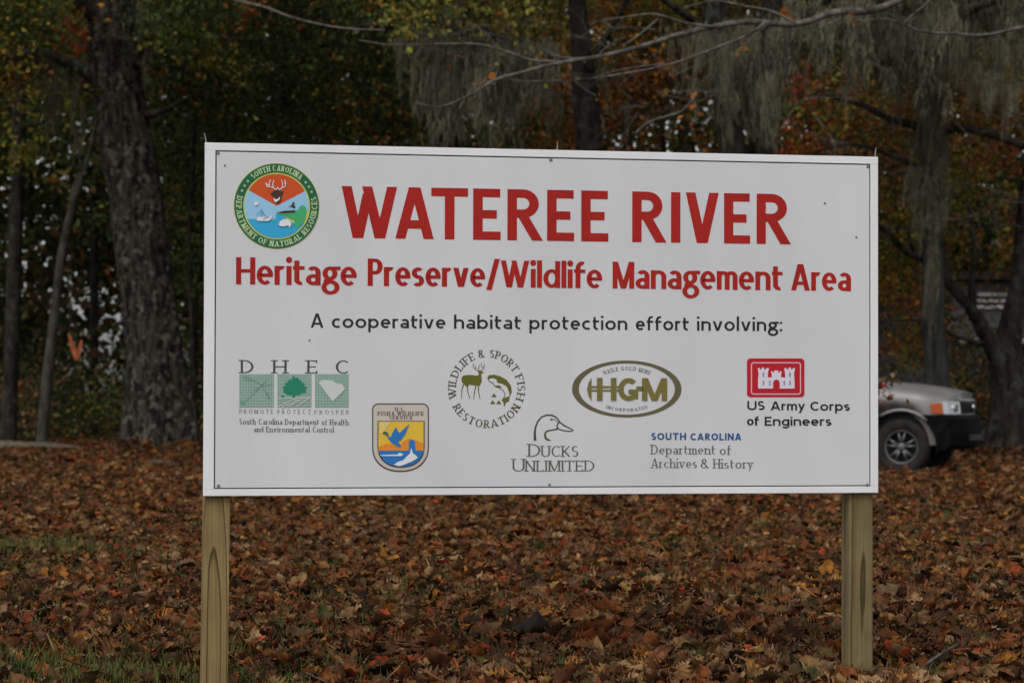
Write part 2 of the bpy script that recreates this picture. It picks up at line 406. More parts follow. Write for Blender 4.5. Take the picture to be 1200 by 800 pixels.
post(-1.2135, -1.1235, mL, SZ+.58, .009)
post(1.117, 1.2085, mR, SZ+.58, 0)
# soil mound packed round the right post
q = MB(); n = 28; mv = [(RPX+.06, RPY-.1, gz(RPX+.06, RPY-.1)+.035)]; mf = []
for i, rr in enumerate((.08, .16, .24, .33)):
    for j in range(n):
        a = 2*math.pi*j/n; wob = 1+.25*noise.noise(Vector((math.cos(a)*1.3, math.sin(a)*1.3, i*.3)))
        x = RPX+.06+math.cos(a)*rr*1.5*wob; y = RPY-.1+math.sin(a)*rr*wob
        mv.append((x, y, gz(x, y)+(.034, .026, .012, -.02)[i]+.012*noise.noise(Vector((x*16, y*16, 0)))))
mf += [(0, 1+j, 1+(j+1) % n) for j in range(n)]
for i in range(3): mf += [(1+i*n+j, 1+(i+1)*n+j, 1+(i+1)*n+(j+1) % n, 1+i*n+(j+1) % n) for j in range(n)]
q.add(mv, mf)
mnd = q.build('soil_mound', noisy('red_clay_soil', (.095, .045, .026), (.17, .085, .05), 18, rough=.95, bump=.8, bdist=.012, spec=.1), smooth=True)
tag(mnd, 'low mound of bare reddish soil around the foot of the right sign post', 'soil mound')

# ------------------------------------------------ lettering: a small drawn alphabet
def glyph(c, T, h, X):
    V = lambda x, a, b, *k: ('V', x, a, b)
    H = lambda a, b, y, al: ('H', a, b, y, al)
    D = lambda a, b, c_, d, fl='': ('D', a, b, c_, d, fl)
    A = lambda a, b, c_, d, s, e: ('A', a, b, c_, d, s, e)
    B = lambda a, b, c_, d: ('B', a, b, c_, d)
    O = lambda x, y, r=.62: ('O', x, y, T*r)
    if c == ' ': return .30, []
    if c == 'A': w = .60+T; return w, [D(T*.55, 0, w/2-T*.08, 1, 's'), D(w-T*.55, 0, w/2+T*.08, 1, 's'), H(w*.22, w*.78, .28, 'c')]
    if c == 'B': w = .42+T; return w, [V(0, 0, 1), B(0, .5-h/2, w-.04, 1), B(0, 0, w, .5+h/2)]
    if c == 'C': w = .52+T; return w, [A(0, 0, w+.1, 1, 48, 312)]
    if c == 'D': w = .56+T; return w, [V(0, 0, 1), B(0, 0, w, 1)]
    if c == 'E': w = .38+T; return w, [V(0, 0, 1), H(0, w*.98, 1, 't'), H(0, w*.86, .5, 'c'), H(0, w, 0, 'b')]
    if c == 'F': w = .36+T; return w, [V(0, 0, 1), H(0, w, 1, 't'), H(0, w*.9, .5, 'c')]
    if c == 'G': w = .60+T; return w, [A(0, 0, w+.04, 1, 46, 330), V(w-T, .08, .5), H(w*.52, w, .5, 't')]
    if c == 'H': w = .52+T; return w, [V(0, 0, 1), V(w-T, 0, 1), H(0, w, .5, 'c')]
    if c == 'I': return T, [V(0, 0, 1)]
    if c == 'K': w = .48+T; return w, [V(0, 0, 1), D(T*.9, .40, w-T*.6, 1, 't'), D(T*1.3, .58, w-T*.55, 0, 't')]
    if c == 'L': w = .36+T; return w, [V(0, 0, 1), H(0, w, 0, 'b')]
    if c == 'M': w = .66+T; return w, [V(0, 0, 1), V(w-T, 0, 1), D(T*.55, 1, w/2, 0), D(w-T*.55, 1, w/2, 0)]
    if c == 'N': w = .54+T; return w, [V(0, 0, 1), V(w-T, 0, 1), D(T*.5, 1, w-T*.5, 0)]
    if c == 'O': w = .64+T; return w, [A(0, 0, w, 1, 0, 360)]
    if c == 'P': w = .40+T; return w, [V(0, 0, 1), B(0, .42, w, 1)]
    if c == 'R': w = .44+T; return w, [V(0, 0, 1), B(0, .44, w-.05, 1), D(w*.42, .52, w-T*.42, 0, '')]
    if c == 'S': w = .34+T; return w, [A(0, .5-h/2, w, 1, 40, 270), A(0, 0, w, .5+h/2, 90, -140)]
    if c == 'T': w = .50+T; return w, [H(0, w, 1, 't'), V((w-T)/2, 0, .99)]
    if c == 'U': w = .50+T; return w, [V(0, .3, 1), V(w-T, .3, 1), A(0, 0, w, .6, 180, 360)]
    if c == 'V': w = .54+T; return w, [D(T*.55, 1, w/2-T*.08, 0, 't'), D(w-T*.55, 1, w/2+T*.08, 0, 't')]
    if c == 'W': w = .92+T; return w, [D(T*.55, 1, w*.295, 0, 't'), D(w*.305, 0, w*.47, .86, ''), D(w*.46, 1, w*.685, 0, 't'), D(w*.695, 0, w-T*.55, 1, 's')]
    if c == '&': w = .58+T; return w, [A(w*.12, .5, w*.72, 1, 0, 360), A(0, 0, w*.8, .58, 70, 345), D(w*.22, .72, w*.92, 0, '')]
    if c == 'a': w = .36+T; return w, [V(w-T, 0, X*.69), A(.03, X*.34, w, X, 145, 0), A(0, 0, w, X*.585, 0, 360)]
    if c == 'b': w = .46+T; return w, [V(0, 0, 1), A(0, 0, w, X, 0, 360)]
    if c == 'c': w = .36+T; return w, [A(0, 0, w+.09, X, 52, 308)]
    if c == 'd': w = .46+T; return w, [V(w-T, 0, 1), A(0, 0, w, X, 0, 360)]
    if c == 'e': w = .42+T; return w, [A(0, 0, w, X, 0, 312), H(T*.5, w-.01, X*.5, 'c')]
    if c == 'f': w = .25+T; return w, [V(.06, 0, .75), A(.06, .46, .06+.34+T, 1, 180, 70), H(0, w, X, 't')]
    if c == 'g': w = .45+T; return w, [A(.02, .26*X, w*.9, X, 0, 360), A(-.02, -.34, w+.02, .07+h, 0, 360), D(T*.9, .33*X, T*.75, 0.02, ''), H(w*.62, w+.05, X, 't')]
    if c == 'q': w = .42+T; return w, [V(w-T, -.02, X), A(0, 0, w, X, 0, 360), A(0, -.29, w, .2, 205, 360)]
    if c == 'h': w = .42+T; return w, [V(0, 0, 1), A(0, X-.48, w, X, 155, 0), V(w-T, 0, X-.23)]
    if c == 'i': return T, [V(0, 0, X), O(T/2, .92)]
    if c == 'l': return T, [V(0, 0, 1.02)]
    if c == 'm': w = .64+T; k = w/2+T/2; return w, [V(0, 0, X), A(0, X-.44, k, X, 155, 0), V(k-T, 0, X-.2), A(k-T, X-.44, w, X, 155, 0), V(w-T, 0, X-.2)]
    if c == 'n': w = .42+T; return w, [V(0, 0, X), A(0, X-.48, w, X, 155, 0), V(w-T, 0, X-.23)]
    if c == 'o': w = .48+T; return w, [A(0, 0, w, X, 0, 360)]
    if c == 'p': w = .46+T; return w, [V(0, -.29, X), A(0, 0, w, X, 0, 360)]
    if c == 'r': w = .20+T; return w, [V(0, 0, X), A(0, X-.42, w+.14, X, 155, 62)]
    if c == 's': w = .30+T; return w, [A(0, X*.5-h/2, w, X, 42, 270), A(0, 0, w, X*.5+h/2, 90, -138)]
    if c == 't': w = .24+T; return w, [V(.05, .14, .90), A(.05, 0, w+.14, .40, 180, 282), H(0, w, X, 't')]
    if c == 'u': w = .38+T; return w, [V(0, .22, X), V(w-T, 0, X), A(0, 0, w, .48, 180, 350)]
    if c == 'v': w = .44+T; return w, [D(T*.55, X, w/2-T*.08, 0, 't'), D(w-T*.55, X, w/2+T*.08, 0, 't')]
    if c == 'y': w = .40+T; return w, [D(T*.55, X, w/2, 0.0, 't'), D(w-T*.55, X, w*.22, -.29, 's')]
    if c == '/': w = .34+T; return w, [D(T*.5, -.10, w-T*.5, 1.05)]
    if c == ':': return T, [O(T/2, .08, .6), O(T/2, X-.08, .6)]
    if c == '.': return T, [O(T/2, .08)]
    return .3, []

def strokes(c, T, h, X, serif):
    """glyph -> advance width and a list of convex polygons"""
    w, pr = glyph(c, T, h, X); out = []
    Z = h*.9; sl = .09+T*.2
    def ser(x0, x1, y, up, left=True, right=True):
        a = x0-(sl if left else 0); b = x1+(sl if right else 0)
        out.append([(a, y), (b, y), (b, y+Z), (a, y+Z)] if up else [(a, y-Z), (b, y-Z), (b, y), (a, y)])
    for p in pr:
        k = p[0]
        if k == 'V':
            _, x, a, b = p; out.append([(x, a), (x+T, a), (x+T, b), (x, b)])
            if serif:
                if a <= 0.001: ser(x, x+T, a, True)
                if b in (1, 1.02): ser(x, x+T, b, False, True, c.isupper())
                elif b == X: ser(x, x+T, b, False, True, False)
        elif k == 'H':
            _, a, b, y, al = p; lo = y if al == 'b' else (y-h if al == 't' else y-h/2)
            out.append([(a, lo), (b, lo), (b, lo+h), (a, lo+h)])
            if serif and c in 'ELFT' and al in 'bt':
                for xe in ([b-Z] if c != 'T' else [a, b-Z]):
                    out.append([(xe, lo-(.13 if al == 't' else 0)), (xe+Z, lo-(.13 if al == 't' else 0)), (xe+Z, lo+h+(.13 if al == 'b' else 0)), (xe, lo+h+(.13 if al == 'b' else 0))])
        elif k == 'D':
            _, x0, y0, x1, y1, fl = p; L = math.hypot(x1-x0, y1-y0); wt = T
            if serif and (x1-x0)*(y1-y0) > 0: wt = h*1.1       # up-strokes are thin
            hw = min(wt*.5*L/max(abs(y1-y0), .01), wt)
            out.append([(x0-hw, y0), (x0+hw, y0), (x1+hw, y1), (x1-hw, y1)])
            if serif and 's' in fl: (ser(x0-hw, x0+hw, y0, True) if c not in 'Wy' else ser(x1-hw if c == 'W' else x0-hw, x1+hw if c == 'W' else x0+hw, 1 if c == 'W' else X, False))
            if serif and 't' in fl and (y0 == 1 or y0 == X): ser(x0-hw, x0+hw, y0, False)
        elif k in 'AB':
            seg = []
            if k == 'A': _, x0, y0, x1, y1, s, e = p
            else:
                _, x0, y0, x1, y1 = p; r = min((y1-y0)*.5, (x1-x0)*.8); xc = x1-r
                out.append([(x0, y0), (xc, y0), (xc, y0+h), (x0, y0+h)]); out.append([(x0, y1-h), (xc, y1-h), (xc, y1), (x0, y1)])
                x0 = xc-r; s, e = -90, 90
            cx, cy = (x0+x1)/2, (y0+y1)/2; RX, RY = (x1-x0)/2, (y1-y0)/2; n = max(4, int(abs(e-s)/15))
            rx, ry = max(RX-T, .01), max(RY-h, .01)
            for i in range(n+1):
                a = math.radians(s+(e-s)*i/n); ca, sa = math.cos(a), math.sin(a)
                seg.append(((cx+RX*ca, cy+RY*sa), (cx+rx*ca, cy+ry*sa)))
            for i in range(n): out.append([seg[i][0], seg[i+1][0], seg[i+1][1], seg[i][1]])
            if serif and c in 'CSGs' and k == 'A':
                pass
        elif k == 'O':
            _, x, y, r = p; out.append([(x+r*math.cos(i*math.pi/5), y+r*math.sin(i*math.pi/5)) for i in range(10)])
    return w, out

def runs(s, T, h, X, serif, track, caps2=None):
    x = 0; out = []
    for i, c in enumerate(s):
        sc = 1
        if caps2 and c.islower(): c = c.upper(); sc = caps2
        w, pl = strokes(c, T/sc, h/sc, X, serif)
        out += [[(x+a*sc, b*sc) for a, b in q] for q in pl]
        x += w*sc+(track if c != ' ' else track*.4)
    return x-track, out

LAYER = .0011
class Flat:
    """flat print on the sign face: polygons in board metres, each a hair above the last"""
    def __init__(s, layer): s.b = MB(); s.y = -(.0008+LAYER*layer); s.n = 0
    def poly(s, pts, step=True):
        n = len(pts); y = s.y-(.00006*(s.n % 9) if step else 0); s.n += 1
        ar = sum(pts[i][0]*pts[(i+1) % n][1]-pts[(i+1) % n][0]*pts[i][1] for i in range(n))
        if ar < 0: pts = pts[::-1]
        if n <= 4: s.b.add([(a, y, SZ+b) for a, b in pts], [tuple(range(n))]); return s
        tr = geometry.tessellate_polygon([[Vector((a, b, 0)) for a, b in pts]])
        fs = []
        for t in tr:
            a, b, c = [Vector(pts[i]) for i in t]
            fs.append(tuple(t) if (b-a).x*(c-a).y-(b-a).y*(c-a).x > 0 else tuple(t)[::-1])
        s.b.add([(a, y, SZ+b) for a, b in pts], fs); return s
    def line(s, pts, wd, closed=False):
        """mitred polyline, wd a number or a list"""
        n = len(pts); L = []; R = []
        for i in range(n):
            a = Vector(pts[(i-1) % n] if closed or i else pts[0]); c = Vector(pts[(i+1) % n] if closed or i < n-1 else pts[-1]); p = Vector(pts[i])
            t = c-a; t = t.normalized() if t.length > 0 else Vector((1, 0)); q = Vector((-t.y, t.x))
            w = (wd[i] if isinstance(wd, (list, tuple)) else wd)/2
            L.append(tuple(p+q*w)); R.append(tuple(p-q*w))
        for i in range(n if closed else n-1):
            j = (i+1) % n; s.poly([L[i], L[j], R[j], R[i]], False)
        return s
    def ring(s, cx, cy, rx, ry, rx2, ry2, n=64, cx2=None):
        o = [(cx+rx*math.cos(2*math.pi*i/n), cy+ry*math.sin(2*math.pi*i/n)) for i in range(n)]; c2 = cx if cx2 is None else cx2
        k = [(c2+rx2*math.cos(2*math.pi*i/n), cy+ry2*math.sin(2*math.pi*i/n)) for i in range(n)]
        for i in range(n): s.poly([o[i], o[(i+1) % n], k[(i+1) % n], k[i]], False)
        return s
    def done(s, name, m, parent=sign, label=None):
        o = s.b.build(name, m, parent)
        if label: o['label'] = label
        if parent is not sign: o['kind'] = 'stuff'
        return o

def words(lst, T, h, X=.68, serif=False, track=.16, layer=0, caps2=None, vb=None):
    """lst of (text, left, right, baseline, cap height) in artwork units"""
    fl = Flat(layer)
    for (t, x0, x1, yb, cap) in lst:
        a, v = F(x0, yb); b, _ = F(x1, yb); ch = F(x0, yb-cap)[1]-v
        if vb is not None: v = vb
        w, _ = runs(t, T, h, X, serif, track, caps2)
        for _ in range(3):
            k = (b-a)/w/ch                                   # horizontal squeeze relative to cap height
            w, pl = runs(t, T/k, h, X, serif, track, caps2)
        for q in pl: fl.poly([(a+x*(b-a)/w, v+y*ch) for x, y in q])
    return fl

def ringtext(s, cx, cy, R, a0, a1, cap, T, h, serif=True, inside=False, layer=0, fl=None, X=.68, caps2=None, rx=1.0):
    """text along a circle from angle a0 to a1 (degrees, clockwise); inside=True reads along the bottom"""
    fl = fl or Flat(layer); span = math.radians(abs(a1-a0))*(R+cap/2)
    w, _ = runs(s, T, h, X, serif, .2)
    for _ in range(3): k = span/w/cap; w, pl = runs(s, T/k, h, X, serif, .2)
    for q in pl:
        o = []
        for x, y in q:
            a = math.radians(a0+(a1-a0)*x/w); r = (R+y*cap) if not inside else (R+cap-y*cap)
            o.append((cx+rx*r*math.cos(a), cy+r*math.sin(a)))
        fl.poly(o)
    return fl

# title, one box per letter
fl = Flat(0)
for (c, x0, x1) in (('W', 399.6, 465.5), ('A', 462.8, 508.5), ('T', 505.2, 548.3), ('E', 554.3, 586.6), ('R', 594.5, 634.5), ('E', 641, 672.7), ('E', 681, 712.8),
                    ('R', 740.8, 779.3), ('I', 786.3, 797.2), ('V', 803.2, 842.5), ('E', 848.4, 879), ('R', 886.6, 925.2)):
    a, b = F(x0, 282)[0], F(x1, 282)[0]; v0, v1 = .2871, .4680; ch = v1-v0; k = 1
    w, pl = strokes(c, .19, .165, .68, False)
    for _ in range(4):
        k = (b-a)/w/ch; w, pl = strokes(c, (.19 if c != 'I' else .19)/k, .165, .68, False)
    fl = Flat(0)
    for q in pl: fl.poly([(a+x*(b-a)/w, v0+y*ch) for x, y in q])
    fl.done('title_letter', m_red, label='big red capital letter '+c)
for wd in ([('Heritage', 276.5, 418, 333.1, 32), ('Preserve/', 430.8, 585.5, 334.8, 32), ('Wildlife', 586.5, 705.7, 336.6, 31.5), ('Management', 717.8, 917, 338.2, 31.5), ('Area', 926.8, 997.2, 340.4, 31)]):
    words([wd],      .19, .13, .70, track=.05, vb=.1205).done('subtitle_word', m_red, label='bold red word '+wd[0].strip('/'))
for wd in ([('A', 364, 379, 384, 16.6), ('cooperative', 388.8, 522, 384.7, 16.6), ('habitat', 532, 610.5, 385.3, 16.6), ('protection', 620.3, 735, 386, 16.6), ('effort', 745, 807, 386.8, 16.6), ('involving:', 816.8, 916.5, 387.3, 16.6)]):
    words([wd],      .17, .14, .67, track=.115, vb=-.0268).done('tagline_word', m_black, label='small black word '+wd[0].strip(':'))

# ---- round department seal
cx, cy = F(324.2, 241.5); k = .003095
R = 49*k*.985
seal = Flat(0).poly([(cx+R*math.cos(i*math.pi/40), cy+R*math.sin(i*math.pi/40)) for i in range(80)]).done('department_seal', m_yel, label='round green and yellow seal with deer head, boat and hawk')
Flat(1).ring(cx, cy, 47.6*k, 47.6*k, 37.6*k, 37.6*k, 80).done('green_ring', m_green, seal)
fl = ringtext('SOUTH CAROLINA', cx, cy, 39.3*k, 131, 49, 6.3*k, .2, .12, True, layer=2)
ringtext('DEPARTMENT OF NATURAL RESOURCES', cx, cy, 39.3*k, 166, 374, 6.3*k, .2, .12, True, True, fl=fl)
for a in (157, 148.5, 140, 40, 31.5, 23):
    x, y = cx+42.4*k*math.cos(math.radians(a)), cy+42.4*k*math.sin(math.radians(a))
    fl.poly([(x+k*(2.0 if i % 2 == 0 else .8)*math.cos(i*math.pi/5+1.57), y+k*(2.0 if i % 2 == 0 else .8)*math.sin(i*math.pi/5+1.57)) for i in range(10)])
fl.done('seal_lettering', m_lim, seal)
r = 36.0*k
def arc(a0, a1, rr=r, n=24): return [(cx+rr*math.cos(math.radians(a0+(a1-a0)*i/n)), cy+rr*math.sin(math.radians(a0+(a1-a0)*i/n))) for i in range(n+1)]
sz = lambda x, y: F(265+x/6.958, 185+y/6.958)            # seal artwork
Flat(1).poly([(cx, cy)]+arc(28.5, 151.5)).done('orange_sector', m_orange, seal)
Flat(1).poly([(cx, cy)]+arc(151.5, 205)+[sz(400, 500), sz(410, 445)]).poly([(cx, cy), sz(410, 442), sz(610, 430)]+arc(-8, 28.5)).done('sky_field', m_sky, seal)
Flat(1).poly([sz(400, 505)]+arc(205, 330)+[sz(560, 540), sz(430, 450), sz(410, 447)]).done('water_field', m_water, seal)
Flat(2).poly([sz(415, 452), sz(470, 438), sz(585, 425), sz(600, 395), sz(625, 385), sz(650, 400), sz(655, 440), sz(645, 500), sz(615, 545), sz(575, 570), sz(545, 545), sz(560, 510), sz(480, 475)]).done('green_shore', m_land, seal)
Flat(3).poly([sz(415, 447), sz(470, 432), sz(560, 427), sz(560, 445), sz(470, 452)]).done('brown_bank', m_brown, seal)
fl = Flat(3)
fl.poly([sz(385, 275), sz(405, 262), sz(440, 262), sz(455, 278), sz(470, 270), sz(462, 292), sz(455, 300), sz(445, 355), sz(425, 375), sz(400, 360), sz(385, 320), sz(362, 300), sz(366, 285)])
fl.poly([sz(500, 402), sz(530, 388), sz(545, 360), sz(556, 362), sz(553, 388), sz(568, 402), sz(545, 410), sz(528, 398)]).done('deer_head_and_hawk', m_brown, seal)
fl = Flat(4)
for L in ([(405, 262), (385, 245), (352, 235), (330, 215)], [(352, 235), (350, 205), (360, 180)], [(385, 245), (378, 215), (390, 185)], [(352, 235), (335, 238), (322, 205)],
          [(432, 262), (455, 245), (482, 235), (486, 200)], [(455, 245), (460, 212), (450, 180)], [(482, 235), (478, 180)], [(405, 262), (418, 240), (432, 262)]):
    fl.line([sz(*p) for p in L], .0030)
fl.poly([sz(385, 328), sz(410, 340), sz(440, 318), (sz(432, 345)), sz(400, 365), sz(388, 345)])
fl.poly([sz(245, 500), sz(262, 485), sz(345, 482), sz(375, 470), sz(365, 500), sz(345, 515), sz(262, 515)])
fl.poly([sz(425, 545), sz(440, 515), sz(470, 500), sz(500, 502), sz(525, 520), sz(530, 545), sz(515, 570), sz(505, 550), sz(470, 560), sz(440, 558)])
fl.poly([sz(222, 372), sz(240, 358), sz(262, 362), sz(258, 382), sz(232, 392)])
fl.done('antlers_boat_and_fish', m_wht, seal)
fl = Flat(5)
for L in ([(285, 480), (285, 420), (250, 470)], [(285, 425), (320, 480)], [(300, 500), (350, 480)]): fl.line([sz(*p) for p in L], .0018)
fl.done('rigging', m_blue, seal)

# ---- DHEC block
bl = F(281, 437)[1]
z4 = lambda x, y: F(265+x/7.275, 405+y/7.275)
sq = lambda a, b: Flat(0).poly([z4(a, 240), z4(b, 240), z4(b, 526), z4(a, 526)])
dh = sq(436, 728).done('health_department_logo', m_teal, label='logo of three pale green squares under the letters D H E C')
for a, b in ((112, 408), (757, 1045)): del_ = sq(a, b).done('pale_square', m_teal, dh); del del_['kind']
for wd in (('D', 282, 297, 437, 15.4), ('H', 320, 335.8, 437.3, 15.4), ('E', 360, 371.8, 437.6, 15.4), ('C', 393.4, 408.6, 437.9, 15.4)):
    del_ = words([wd], .17, .075, serif=True, layer=0, vb=bl).done('logo_letter', m_dgrey, dh); del del_['kind']
fl = Flat(1)
for a, b in ((112, 408), (436, 728), (757, 1045)):
    for y in range(252, 526, 24): fl.line([z4(a+3, y), z4(b-3, y)], .0012)
    for x in range(a+8, b, 24): fl.line([z4(x, 243), z4(x, 523)], .0012)
for L, w in (([(130, 500), (200, 440), (320, 320), (345, 285)], .0042), ([(160, 255), (230, 290), (300, 330), (380, 460)], .0040), ([(230, 380), (300, 345), (395, 330)], .0028), ([(120, 470), (160, 500)], .006), ([(250, 300), (180, 290), (150, 262)], .003), ([(330, 400), (370, 430), (350, 455)], .003)):
    fl.line([z4(*p) for p in L], w)
fl.done('fine_line_drawing', m_teal2, dh)
tree = [(572, 255), (590, 275), (612, 268), (618, 292), (640, 290), (640, 315), (668, 318), (662, 342), (688, 352), (672, 372), (678, 395), (640, 402), (610, 420), (590, 412), (585, 445), (565, 445), (560, 412), (530, 420), (505, 402), (485, 392), (490, 368), (478, 352), (505, 340), (500, 318), (528, 312), (530, 290), (552, 290)]
Flat(2).poly([z4(*p) for p in tree]).poly([z4(470, 425), z4(492, 425), z4(490, 445), z4(472, 445)]).done('tree_symbol', m_tealD, dh)
fl = Flat(2).poly([z4(*p) for p in ((785, 312), (830, 290), (905, 298), (935, 318), (985, 325), (1012, 365), (985, 400), (905, 475), (850, 400), (800, 330))])
for L in ([(440, 520), (560, 462), (600, 450)], [(470, 528), (620, 455)], [(520, 524), (640, 458)], [(600, 520), (700, 450)], [(440, 450), (720, 442)]): fl.line([z4(*p) for p in L], .0030)
fl.done('white_state_outline', mat('print_off_white', (.62, .66, .62), .4), dh)
words([('PROMOTE', 280.5, 320, 484.2, 4.8), ('PROTECT', 325, 364, 484.6, 4.8), ('PROSPER', 368.5, 408.8, 485, 4.8)], .14, .08, serif=True, track=.5).done('motto_lettering', m_grey, dh)
fl = words([('South', 280.6, 299.6, 496.9, 6.6), ('Carolina', 303, 330.6, 497.1, 6.6), ('Department', 334, 373.6, 497.4, 6.6), ('of', 377, 383.2, 497.6, 6.6), ('Health', 386.6, 408.4, 497.8, 6.6),
            ('and', 297.5, 308.5, 505.8, 6.4), ('Environmental', 312, 362.6, 506, 6.4), ('Control', 366.5, 391, 506.3, 6.4)], .14, .085, .64, serif=True, track=.17)
fl.done('department_lettering', mat('mid_grey_vinyl', (.11, .11, .115), .4), dh)

# ---- shield of the wildlife service
z6 = lambda x, y: F(430+x/8.43, 465+y/8.43)
def shield(l, t, rr, b, rad):
    mid = b-(rr-l)*.44; c = (l+rr)/2; o = []
    for i in range(7): a = math.pi/2*i/6; o.append((l+rad-rad*math.cos(a), t+rad-rad*math.sin(a)))
    for i in range(7): a = math.pi/2*i/6; o.append((rr-rad+rad*math.sin(a), t+rad-rad*math.cos(a)))
    for i in range(25):
        a = math.pi*i/24; ca = math.cos(a); o.append((c+(rr-l)/2*math.copysign(abs(ca)**.9, ca), mid+(b-mid)*math.sin(a)**.9))
    return o
sh = Flat(0).poly([z6(*p) for p in shield(50, 62, 612, 740, 60)]).done('wildlife_service_shield', m_shl, label='small shield emblem with flying blue duck over water')
Flat(1).poly([z6(*p) for p in shield(62, 76, 600, 726, 50)]).done('cream_field', m_shc, sh)
Flat(2).poly([z6(*p) for p in [(103, 235), (568, 235)]+[q for q in shield(103, 150, 568, 694, 8) if q[1] > 300]]).done('picture_outline', m_shl, sh)
Flat(3).poly([z6(x, y) for x, y in ((112, 243), (558, 243), (558, 545), (112, 545))]).done('yellow_sky', m_shy, sh)
Flat(4).poly([z6(*p) for p in ((125, 243), (240, 243), (160, 345), (125, 372))]).done('pale_sunbeam', mat('shield_pale_yellow', (.78, .60, .22), .4), sh)
Flat(4).poly([z6(*p) for p in ((112, 492), (190, 460), (260, 470), (330, 500), (345, 445), (415, 405), (480, 425), (558, 460), (558, 545), (112, 545))]).done('orange_hills', m_sho, sh)
bot = [q for q in shield(112, 150, 558, 684, 8) if q[1] > 520]
Flat(5).poly([z6(*p) for p in [(112, 528), (558, 528)]+bot]).poly([z6(*p) for p in ((200, 385), (232, 395), (262, 330), (285, 295), (300, 330), (318, 355), (418, 262), (372, 370), (335, 420), (305, 440), (338, 480), (318, 495), (280, 478), (235, 445), (208, 410))]).poly([z6(*p) for p in ((412, 430), (440, 415), (470, 440), (478, 528), (410, 528))]).done('blue_water_and_duck', m_shb, sh)
Flat(6).poly([z6(*p) for p in ((148, 360), (172, 340), (198, 345), (212, 380), (198, 390), (188, 368))]).done('duck_head', m_shg, sh)
fl = Flat(6).poly([z6(*p) for p in ((125, 572), (300, 566), (318, 548), (358, 566), (335, 582), (150, 582))]).poly([z6(*p) for p in ((262, 668), (300, 640), (360, 620), (385, 590), (420, 560), (435, 500), (450, 555), (480, 575), (500, 598), (470, 620), (430, 640), (350, 672), (310, 682))])
fl.done('white_spray', m_wht, sh)
words([('U.S.', 462.5, 474, 481.2, 4.0), ('FISH', 442.5, 456.8, 486.2, 4.2), ('&', 459, 462.5, 486.2, 4.2), ('WILDLIFE', 465, 496, 486.2, 4.2), ('SERVICE', 456, 483.2, 491.0, 4.0)], .24, .12, serif=True, track=.25, layer=2).done('shield_lettering', mat('shield_print', (.16, .12, .12), .4), sh)

# ---- wildlife and sport fish ring
cx2, cy2 = F(570.3, 455.2); k = .003105
fl = ringtext('WILDLIFE', cx2, cy2, 35.6*k, 196, 112, 8.9*k, .17, .08, True)
ringtext('&', cx2, cy2, 35.6*k, 104.5, 94, 8.9*k, .17, .08, True, fl=fl); ringtext('SPORT', cx2, cy2, 35.6*k, 84.5, 31, 8.9*k, .17, .08, True, fl=fl)
ringtext('FISH', cx2, cy2, 35.6*k, 23, -19, 8.9*k, .17, .08, True, fl=fl); ringtext('RESTORATION', cx2, cy2, 35.6*k, 208, 332, 8.9*k, .17, .08, True, True, fl=fl)
wr = fl.done('fish_restoration_logo', m_olive2, label='ring of olive letters around a deer and a leaping fish')
z7 = lambda x, y: F(520+x/8, 405+y/8)
fl = Flat(0).poly([z7(*p) for p in ((165, 300), (185, 278), (240, 272), (320, 280), (330, 262), (318, 240), (338, 232), (378, 248), (352, 262), (356, 330), (340, 372), (300, 372), (240, 365), (215, 385), (190, 362), (168, 340))])
for L in ([(185, 362), (170, 410), (165, 495)], [(222, 372), (225, 430), (245, 495)], [(300, 372), (290, 420), (280, 500)], [(325, 368), (325, 430), (340, 495)]): fl.line([z7(*p) for p in L], [.0050, .0030, .0024])
for L in ([(330, 240), (295, 218), (275, 195), (280, 165)], [(295, 218), (300, 185)], [(340, 238), (375, 212), (380, 165)], [(375, 212), (352, 190), (350, 160)], [(335, 235), (325, 205), (335, 180)]): fl.line([z7(*p) for p in L], .0024)
fl.done('deer_figure', m_olive, wr)
fl = Flat(0).poly([z7(*p) for p in ((408, 300), (425, 275), (470, 270), (530, 285), (590, 320), (630, 375), (638, 430), (618, 480), (612, 430), (590, 380), (545, 355), (505, 345), (490, 310), (450, 300), (420, 312))])
fl.line([z7(*p) for p in ((408, 300), (425, 330), (460, 350), (480, 380), (520, 395), (560, 420), (575, 455), (560, 490))], .0028)
fl.poly([z7(*p) for p in ((480, 372), (520, 370), (545, 388), (500, 392))]).poly([z7(*p) for p in ((560, 490), (618, 470), (612, 520), (585, 530), (565, 575), (560, 530), (540, 510))])
for a, b in ((470, 450), (458, 515), (515, 515)): fl.poly([z7(a-24, b+30), z7(a, b-5), z7(a+26, b+30)])
fl.done('fish_figure', m_olive, wr)

# ---- ducks unlimited
z5 = lambda x, y: F(594+x/10, 480+y/10)
fl = Flat(0)
fl.line([z5(*p) for p in ((330, 360), (326, 270), (335, 200), (362, 135), (405, 85), (465, 60), (525, 62), (575, 85), (605, 120), (620, 145), (680, 190), (735, 215), (778, 238), (765, 250), (710, 250), (650, 240), (595, 222))], [.010, .0075, .0065, .006, .0055, .0055, .0055, .0055, .005, .005, .0045, .004, .004, .004, .004, .0042, .0045])
fl.line([z5(*p) for p in ((605, 215), (560, 232), (500, 240), (462, 252), (445, 285), (452, 330), (480, 352), (515, 356))], [.005, .005, .005, .0055, .0065, .008, .007, .002])
fl.line([z5(*p) for p in ((612, 145), (592, 170), (585, 200), (600, 222))], .005).line([z5(*p) for p in ((525, 110), (560, 115), (600, 145))], .0026)
fl.poly([z5(521+14*math.cos(i*.628), 112+12*math.sin(i*.628)) for i in range(10)])
du = fl.done('duck_head_logo', m_duck, label='outline of a duck head above the words DUCKS UNLIMITED')
